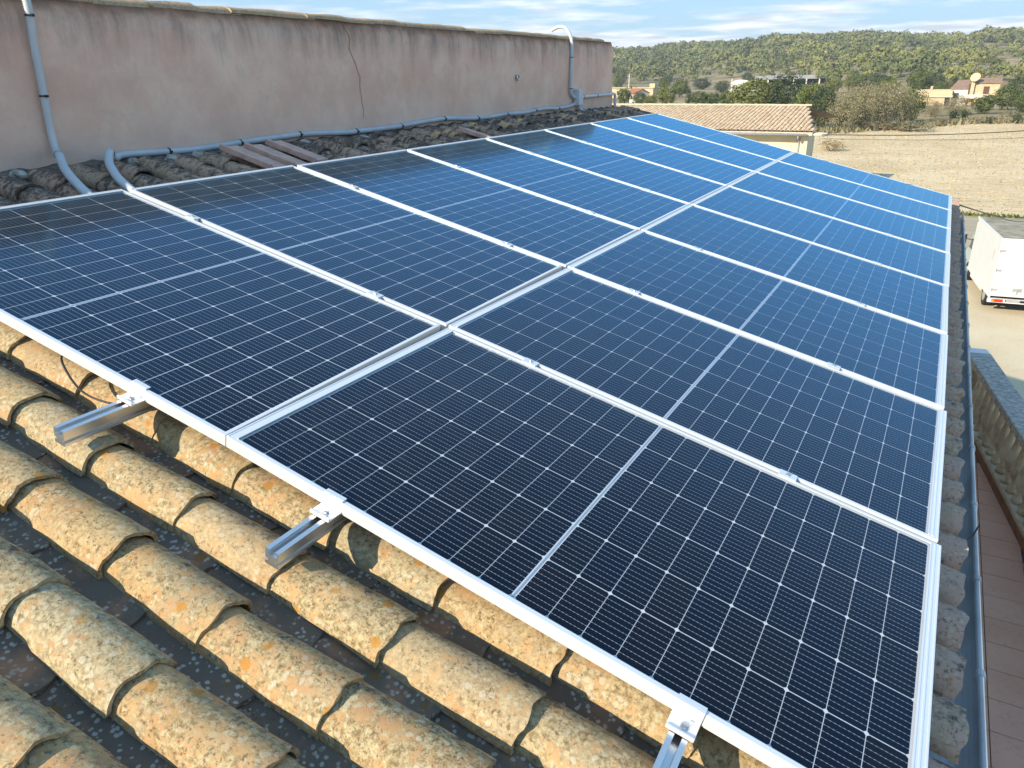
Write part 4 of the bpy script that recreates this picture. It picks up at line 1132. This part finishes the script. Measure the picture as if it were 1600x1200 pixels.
def number_labels():
    ordn = ['leftmost', 'second from left', 'third from left', 'fourth from left', 'fifth from left', 'sixth from left', 'seventh from left', 'eighth from left', 'ninth from left', 'tenth from left']
    by = {}
    for o_ in COL.objects:
        if o_.parent is None and 'label' in o_.keys() and o_.name.split('.')[0] in ('tree', 'bush', 'bare_shrub', 'cypress_tree'): by.setdefault(o_['label'], []).append(o_)
    for lab, l_ in by.items():
        if len(l_) < 2: continue
        l_.sort(key=lambda q: math.atan2(q.location.x - 3.2, q.location.y + 1.2))
        for i, q in enumerate(l_):
            q['label'] = lab + ', ' + ('rightmost' if i == len(l_) - 1 else ordn[min(i, 9)])
number_labels()
# palms by the red-roofed house
def palm(x, y, h_, lab):
    e = thing('palm_tree', lab, 'palm', (x, y, 0), group='palms by the small house')
    part('trunk', MB().tube([(0, 0, 0), (0.1, 0, h_*0.5), (0, 0.1, h_)], [0.22, 0.17, 0.16], 8), M_BARK, e)
    for k in range(16):
        a = 2*math.pi*k/16 + rnd.uniform(-.2, .2); el = rnd.uniform(0.1, 1.1); V = []; F = []
        for q in range(6):
            s_ = q/5; rr_ = 1.7*s_; zz = h_ + 1.5*s_*math.sin(el) - 1.3*s_*s_; wd = 0.22*(1 - s_*0.8)
            V += [(rr_*math.cos(a) - wd*math.sin(a), rr_*math.sin(a) + wd*math.cos(a), zz - .1), (rr_*math.cos(a), rr_*math.sin(a), zz + .05), (rr_*math.cos(a) + wd*math.sin(a), rr_*math.sin(a) - wd*math.cos(a), zz - .1)]
        for q in range(5):
            o_ = 3*q; F += [(o_, o_+1, o_+4, o_+3), (o_+1, o_+2, o_+5, o_+4)]
        part('frond', MB().add(V, F), LEAF['light'], e)
palm(-79.5, 214, 3.6, 'palm with drooping yellow-green fronds left of the small white house, the nearer'); palm(-80.5, 224, 4.4, 'palm with drooping yellow-green fronds behind the small white house, the farther')

# ------------------------------------------------------------------ far buildings
M_RED = plain('red_roof', (0.40, 0.15, 0.085), 0.9, var=0.15, scale=2)
M_WHITEW = plain('white_wall', (0.76, 0.72, 0.66), 0.9, var=0.05, scale=1)
M_BEIGE = plain('beige_wall', (0.58, 0.46, 0.30), 0.95, var=0.08, scale=1)
M_BROOF = plain('brown_roof', (0.30, 0.20, 0.14), 0.95, var=0.15, scale=2)
M_SHUT = plain('brown_shutter', (0.13, 0.065, 0.04), 0.8)
def gable(parent, x0, x1, y0, y1, ze, zr, mat, over=0.3):
    """ridge along x"""
    ym = (y0 + y1)/2
    v_ = []
    for x in (x0 - over, x1 + over):
        v_ += [(x, y0 - over, ze - .05), (x, ym, zr), (x, y1 + over, ze - .05), (x, y1 + over, ze - .22), (x, ym, zr - .17), (x, y0 - over, ze - .22)]
    f_ = [(0,1,7,6),(1,2,8,7),(2,3,9,8),(3,4,10,9),(4,5,11,10),(5,0,6,11),(5,4,3,2,1,0),(6,7,8,9,10,11)]
    return part('roof', MB().add(v_, f_), mat, parent)
def wallbox(parent, x0, x1, y0, y1, h, mat, zr=None):
    m_ = MB().box(x0, x1, y0, y1, 0, h)
    if zr:
        ym = (y0 + y1)/2
        m_.add([(x0, y0, h), (x0, ym, zr - .18), (x0, y1, h), (x1, y0, h), (x1, ym, zr - .18), (x1, y1, h)], [(0, 1, 2), (3, 5, 4)])
    return part('wall', m_, mat, parent)
h1 = thing('cottage', 'small white house with red roof and arched door beside palms', 'house', (-75.6, 216, 0), (0, 0, R(-32)))
wallbox(h1, -2.2, 2.2, -2.4, 2.4, 2.55, M_WHITEW, 3.6); gable(h1, -2.2, 2.2, -2.4, 2.4, 2.65, 3.75, M_RED, 0.25)
o = part('door', MB().extr([(-0.6, 0), (0.6, 0), (0.6, 1.5), (0.42, 1.85), (0, 2.0), (-0.42, 1.85), (-0.6, 1.5)], 'x', -2.24, -2.203), plain('pale_door', (0.5, 0.42, 0.34), 0.8), h1)
for q in (-1.1, 0.1, 1.3): part('window', MB().box(q, q + .7, -2.45, -2.402, 1.0, 2.0), M_DGLASS, h1)
h2 = thing('cottage', 'beige low house with flat roof behind the small white house', 'house', (-93, 262, 0), (0, 0, R(-10)))
wallbox(h2, -8, 9, -4, 4, 3.1, M_BEIGE); bevel(part('roof', MB().box(-8.3, 9.3, -4.3, 4.3, 3.1, 3.35), M_BEIGE, h2), .03)
for q in (-5, -1, 3, 6): part('window', MB().box(q, q + 1.1, -4.06, -4.002, 1.0, 2.2), M_DGLASS, h2)
part('tower', MB().box(7.0, 9.0, -3.0, -1.0, 3.352, 4.6), M_BEIGE, h2)
# white dome tent and open shed
gh = thing('polytunnel', 'bright white arched polytunnel left of the long grey shed', 'polytunnel', (-79.6, 363, 0), (0, 0, R(18)))
pr_ = [(5.2*math.cos(math.pi*k/14), 4.6*math.sin(math.pi*k/14)**0.8) for k in range(15)]
part('cover', MB().extr(pr_[::-1], 'y', 0, 16), M_WHITEW, gh, False)
part('door', MB().box(-1.2, 1.2, -0.06, -0.005, 0, 2.5), M_GREYP, gh)
sh = thing('open_shed', 'long open-sided shed with grey corrugated roof and pale posts', 'shed', (-62, 385, 0), (0, 0, R(10)))
part('roof', MB().add([(-17, -5, 4.6), (17, -5, 4.9), (17, 6, 6.3), (-17, 6, 6.0), (-17, -5, 4.45), (17, -5, 4.75), (17, 6, 6.15), (-17, 6, 5.85)], [(0,1,2,3),(7,6,5,4),(0,4,5,1),(1,5,6,2),(2,6,7,3),(3,7,4,0)]), plain('grey_sheet', (0.42, 0.39, 0.35), 0.7, var=0.1, scale=.5), sh)
for q in range(7): part('post', MB().box(-16.7 + 5.5*q, -16.2 + 5.5*q, -4.8, -4.3, 0, 4.5), M_WHITEW, sh)
part('back_wall', MB().box(-16.5, 16.5, 5.2, 5.5, 0, 5.6), plain('shed_dark', (0.06, 0.06, 0.07), 0.9), sh)
part('side_wall', MB().box(2, 16.5, -4.2, -4.0, 0, 2.2), M_GREYP, sh)
po = thing('utility_pole', 'thin pale utility pole behind the neighbouring roof', 'pole', (-43.9, 194.3, 0))
part('shaft', MB().tube([(0, 0, 0), (0, 0, 6.2)], [0.14, 0.09], 8), M_WHITEW, po); part('crossarm', MB().box(-.5, .5, -.04, .04, 5.7, 5.8), M_GREYP, po)
po = thing('utility_pole', 'thin pale utility pole beside the palms', 'pole', (-71.5, 198, 0))
part('shaft', MB().tube([(0, 0, 0), (0, 0, 7.6)], [0.15, 0.10], 8), M_WHITEW, po); part('crossarm', MB().box(-.5, .5, -.04, .04, 7.0, 7.1), M_GREYP, po)
# cream farmhouse
fh = thing('farmhouse', 'cream farmhouse with brown tiled roofs, chimney and satellite dish', 'house', (7, 205, 0), (0, 0, 0))
def lw(x0, x1, y0, y1, z0, z1, nm, mat, par=None): return part(nm, MB().box(x0, x1, y0, y1, z0, z1), mat, par or fh)
wallbox(fh, 0.2, 5.0, 0.2, 6.5, 4.75, M_BEIGE, 5.6); gable(fh, 0.2, 5.0, 0.2, 6.5, 4.85, 5.75, M_BROOF, 0.3)
wl_ = part('wing_wall', MB().box(-4.2, -0.9, 1.2, 6.5, 0, 3.55), M_WHITEW, fh)
part('wing_roof', MB().add([(-4.5, 0.9, 3.6), (-0.9, 0.9, 3.6), (-0.9, 6.5, 5.35), (-3.2, 6.5, 5.35), (-4.5, 0.9, 3.45), (-0.9, 0.9, 3.45), (-0.9, 6.5, 5.2), (-3.2, 6.5, 5.2)], [(0,1,2,3),(7,6,5,4),(0,4,5,1),(1,5,6,2),(2,6,7,3),(3,7,4,0)]), M_BROOF, fh)
lw(-0.895, 0.15, 0.6, 6, 0, 4.5, 'link_wall', M_SHUT)
ch_ = lw(-0.55, 0.15, -0.4, 0.19, 0, 5.6, 'chimney', M_BEIGE)
d_ = part('satellite_dish', MB().lathe([(0.05, -0.22), (0.5, -0.13), (0.85, 0.02), (1.0, 0.16), (0.96, 0.18), (0.8, 0.06), (0.45, -0.09), (0.05, -0.17)], (0, 0, 0), 20), plain('dish_cream', (0.70, 0.50, 0.30), 0.6, var=0.08), fh, True, (0.0, -0.5, 5.85), (R(62), 0, R(-20)))
sh_ = lw(2.0, 3.1, 0.12, 0.198, 2.5, 4.0, 'window', M_SHUT); part('shutter', MB().box(2.02, 2.54, 0.06, 0.118, 2.52, 3.98), M_SHUT, sh_); part('shutter', MB().box(2.56, 3.08, 0.06, 0.118, 2.52, 3.98), M_SHUT, sh_)
lw(-3.6, -2.6, 1.12, 1.198, 1.4, 2.6, 'window', M_DGLASS)
lw(-1.9, 3.3, -1.8, 0.15, 1.5, 1.7, 'balcony_floor', M_BEIGE); lw(-1.9, 3.3, -1.85, -1.7, 1.705, 2.35, 'balcony_wall', M_WHITEW)
for q in (-1.8, 0.6, 3.0): lw(q, q + .25, -1.75, -1.5, 0, 1.495, 'post', M_BEIGE)
bw_ = thing('barn', 'low cream stone barn joined to the left of the farmhouse', 'barn', (-1.2, 204, 0))
part('wall', MB().box(-4.0, 4.3, 0, 6, 0, 3.25), M_BEIGE, bw_)
part('roof', MB().add([(-4.2, -0.3, 1.9), (4.5, -0.3, 1.9), (4.5, 2.6, 3.4), (-4.2, 2.6, 3.4), (-4.2, -0.3, 1.78), (4.5, -0.3, 1.78), (4.5, 2.6, 3.28), (-4.2, 2.6, 3.28)], [(0,1,2,3),(7,6,5,4),(0,4,5,1),(1,5,6,2),(2,6,7,3),(3,7,4,0)]), plain('stone_slab_roof', (0.60, 0.50, 0.37), 0.95, var=0.12, scale=2), bw_)
part('chimney', MB().box(-0.3, 0.2, 2.2, 2.7, 3.3, 4.1), M_BEIGE, bw_)
part('opening', MB().box(3.0, 4.0, -0.06, -0.002, 0, 1.7), M_DGLASS, bw_)
for i, (x, y, w_, d__, h_, lab) in enumerate([(-118, 640, 15, 8, 5, 'far tan farm building at the foot of the wooded hill, left one'), (-86, 610, 18, 8, 4, 'far cream farm building at the foot of the wooded hill, right one'), (-22, 500, 16, 7, 4, 'far ochre house on the scrubby slope above the thicket')]):
    e = thing('far_house', lab, 'house', (x, y, float(hz(x, y))), (0, 0, R(8)))
    wallbox(e, -w_/2, w_/2, -d__/2, d__/2, h_, M_BEIGE, h_ + 1.4); gable(e, -w_/2, w_/2, -d__/2, d__/2, h_ + .1, h_ + 1.5, M_BROOF if i != 1 else M_BEIGE)
    for q in range(3): part('window', MB().box(-w_/3 + q*w_/3 - .6, -w_/3 + q*w_/3 + .6, -d__/2 - .06, -d__/2 - .002, 1.4, 2.8), M_DGLASS, e)

# power cables over the field
def wire(pts_, r, lab):
    o = link('power_cable', MB().tube(spline(pts_, 10), r, 6).mesh('power_cable', M_BLACK)); tag(o, lab, 'cable')
wire([(-2.6, 44.0, 4.35), (2, 46, 4.30), (6.8, 47.4, 4.52), (14, 50, 5.1)], 0.022, 'black overhead cable crossing the far part of the field, the upper')
wire([(-2.6, 44.0, 4.15), (2, 46, 4.05), (6.8, 47.4, 4.18), (14, 50, 4.7)], 0.010, 'thin overhead cable crossing the field, just under the thicker one')
wire([(3.50, 9.2, 6.03), (4.24, 16, 4.92), (5.58, 24, 3.56), (7.6, 33, 2.5), (10.5, 44, 3.2)], 0.010, 'thin dark cable running from the gutter end over the truck')

# ------------------------------------------------------------------ stuff: wooded hill, field clods, verge grass
def scatter_wood():
    g_ = np.random.default_rng(11)
    V = []; T = []; N = 14000
    b = g_.uniform(-25, 6.5, N); d = np.sqrt(g_.uniform(300**2, 1090**2, N))
    x = d*np.sin(np.radians(b)); y = d*np.cos(np.radians(b))
    f = np.sin(x*0.019 + 2) * np.sin(y*0.013 + 0.7) + 0.7*np.sin(x*0.041 - y*0.022) + 0.5*np.sin(x*0.07 + y*0.05 + 1)
    up = np.clip((d - 560)/300, 0, 1)
    right = np.clip((b + 9)/6, 0, 1)
    keep = (f + 2.0*up - 0.75 + g_.uniform(-.7, .7, N) > 0.1 + 1.35*right*(d < 880)) & (d > np.interp(b, [-25, -12, -6, 7], [560, 560, 400, 330]))
    keep |= (d > np.interp(b, [-25, -12, -6, 7], [520, 520, 330, 300])) & (g_.uniform(size=N) < 0.14)
    x, y, d, b = x[keep], y[keep], d[keep], b[keep]
    n = len(x); z = hz(x, y)
    R_ = (1.4 + 4.2*g_.uniform(0, 1, n)**1.6) * np.where(d > 700, 1.1, 0.85); H_ = R_*g_.uniform(1.5, 2.3, n)
    K = 120
    dr = g_.normal(size=(n, K, 3)); dr /= np.linalg.norm(dr, axis=2)[..., None]
    dr[..., 2] = np.where(dr[..., 2] < -0.3, -dr[..., 2], dr[..., 2])
    lump = 1 + 0.25*np.sin(3*dr[..., 0] + x[:, None]) * np.cos(4*dr[..., 1] + y[:, None]) + g_.uniform(-.2, .15, (n, K))
    P = dr * lump[..., None] * np.stack([R_, R_, H_*0.42], 1)[:, None, :]
    P[..., 0] += x[:, None]; P[..., 1] += y[:, None]; P[..., 2] += (z + H_*0.55)[:, None]
    nr = dr + 0.55*g_.normal(size=dr.shape); nr /= np.linalg.norm(nr, axis=2)[..., None]
    a = np.cross(nr, g_.normal(size=nr.shape)); a /= np.linalg.norm(a, axis=2)[..., None]; bb = np.cross(nr, a)
    s = (R_*0.20)[:, None, None]*g_.uniform(0.7, 1.3, (n, K, 1))
    tri = np.stack([P - a*s - bb*s*0.6, P + a*s - bb*s*0.6, P + bb*s*1.1], 2).reshape(-1, 3)
    return tri, np.arange(len(tri)).reshape(-1, 3)
V, F = scatter_wood()
t = NT('hill_wood'); p = t.pos()
c = t.mix(t.step(t.noise(p, 0.02, 4), 0.4, 0.62), (0.15, 0.175, 0.06), (0.28, 0.285, 0.09))
c = t.mix(t.math('MULTIPLY', t.step(t.noise(p, 0.09, 3), 0.45, 0.65), 0.6), c, (0.13, 0.14, 0.085))
c = t.mix(t.math('MULTIPLY', t.island(), 0.35), c, (0.09, 0.11, 0.05))
t.set(c, 0.9, 0, 0.1)
w_ = stuff(link('pine_wood', npmesh('pine_wood', V, F, t.m)))
w_['label'] = 'grey-green pine wood covering the far hill'; w_['category'] = 'wood'
def flakes(name, pts_, size, hgt, mat, seed, label, cat):
    g_ = np.random.default_rng(seed); n = len(pts_)
    ang = g_.uniform(0, 6.28, n); a = np.stack([np.cos(ang), np.sin(ang), np.zeros(n)], 1)
    lean = g_.normal(size=(n, 3))*0.35; lean[:, 2] = 1
    s = (size*g_.uniform(0.4, 1.6, n))[:, None]; h_ = (hgt*g_.uniform(0.4, 1.5, n))[:, None]
    tri = np.stack([pts_ - a*s, pts_ + a*s, pts_ + lean*h_], 1).reshape(-1, 3)
    o = stuff(link(name, npmesh(name, tri, np.arange(len(tri)).reshape(-1, 3), mat)))
    o['label'] = label; o['category'] = cat; return o
g_ = np.random.default_rng(5)
n = 16000
yy = g_.uniform(48.5, 138, n); xx = g_.uniform(-14, 24, n)
ok = ~((yy > 108 + (xx + 12)*1.65) & (xx < 8)); xx, yy = xx[ok], yy[ok]
flakes('stubble', np.stack([xx, yy, np.full(len(xx), 0.01)], 1), 0.075, 0.07, LEAF['straw'], 6, 'dry stubble and clods scattered over the field', 'stubble')
n = 5000
xx = g_.uniform(-14, 26, n); edge = np.interp(xx, [-14, -12, -1, 8, 26], [105, 108, 126, 141, 141]); yy = edge + g_.normal(size=n)*2.2
flakes('dry_grass', np.stack([xx, yy, np.full(n, 0.0)], 1), 0.25, 0.55, LEAF['brown'], 7, 'dry grass fringe along the far edge of the field', 'grass')
n = 1600
xx = g_.uniform(-6, 26, n); yy = 47.6 + np.abs(g_.normal(size=n))*0.35
flakes('verge_grass', np.stack([xx, yy, np.full(n, 0.01)], 1), 0.09, 0.16, LEAF['green'], 8, 'thin green grass strip between road and field', 'grass')

# grit, twigs and moss crumbs lying in the channels between the near tiles
g_ = np.random.default_rng(21); n = 2600
nn = g_.integers(-6, 1, n); uu = g_.uniform(0.6, 3.5, n)
vv = 0.078 + PITCH*(nn + 0.5) + g_.normal(size=n)*0.014
uu += 0.03*np.sin(uu*19 + nn)
P_ = np.array([tuple(W(a, b, -0.187 + (b - 0.078 - PITCH*(c_ + 0.5))**2*6)) for a, b, c_ in zip(uu, vv, nn)])
flakes('roof_litter', P_, 0.004, 0.006, M_OCHRE, 22, 'grit and moss crumbs lying in the channels between the tiles', 'litter')
# ------------------------------------------------------------------ haze over the plain
hzm = bpy.data.materials.new('haze'); hzm.use_nodes = True
hn = hzm.node_tree.nodes; hn.remove(hn['Principled BSDF'])
pv = hn.new('ShaderNodeVolumePrincipled'); pv.inputs['Color'].default_value = (0.90, 0.94, 1.0, 1); pv.inputs['Density'].default_value = 0.0003
pv.inputs['Anisotropy'].default_value = 0.2
hzm.node_tree.links.new(pv.outputs[0], hn['Material Output'].inputs['Volume'])
stuff(link('haze', MB().box(-1700, 1600, -450, 3600, -1.0, 66).mesh('haze', hzm)))
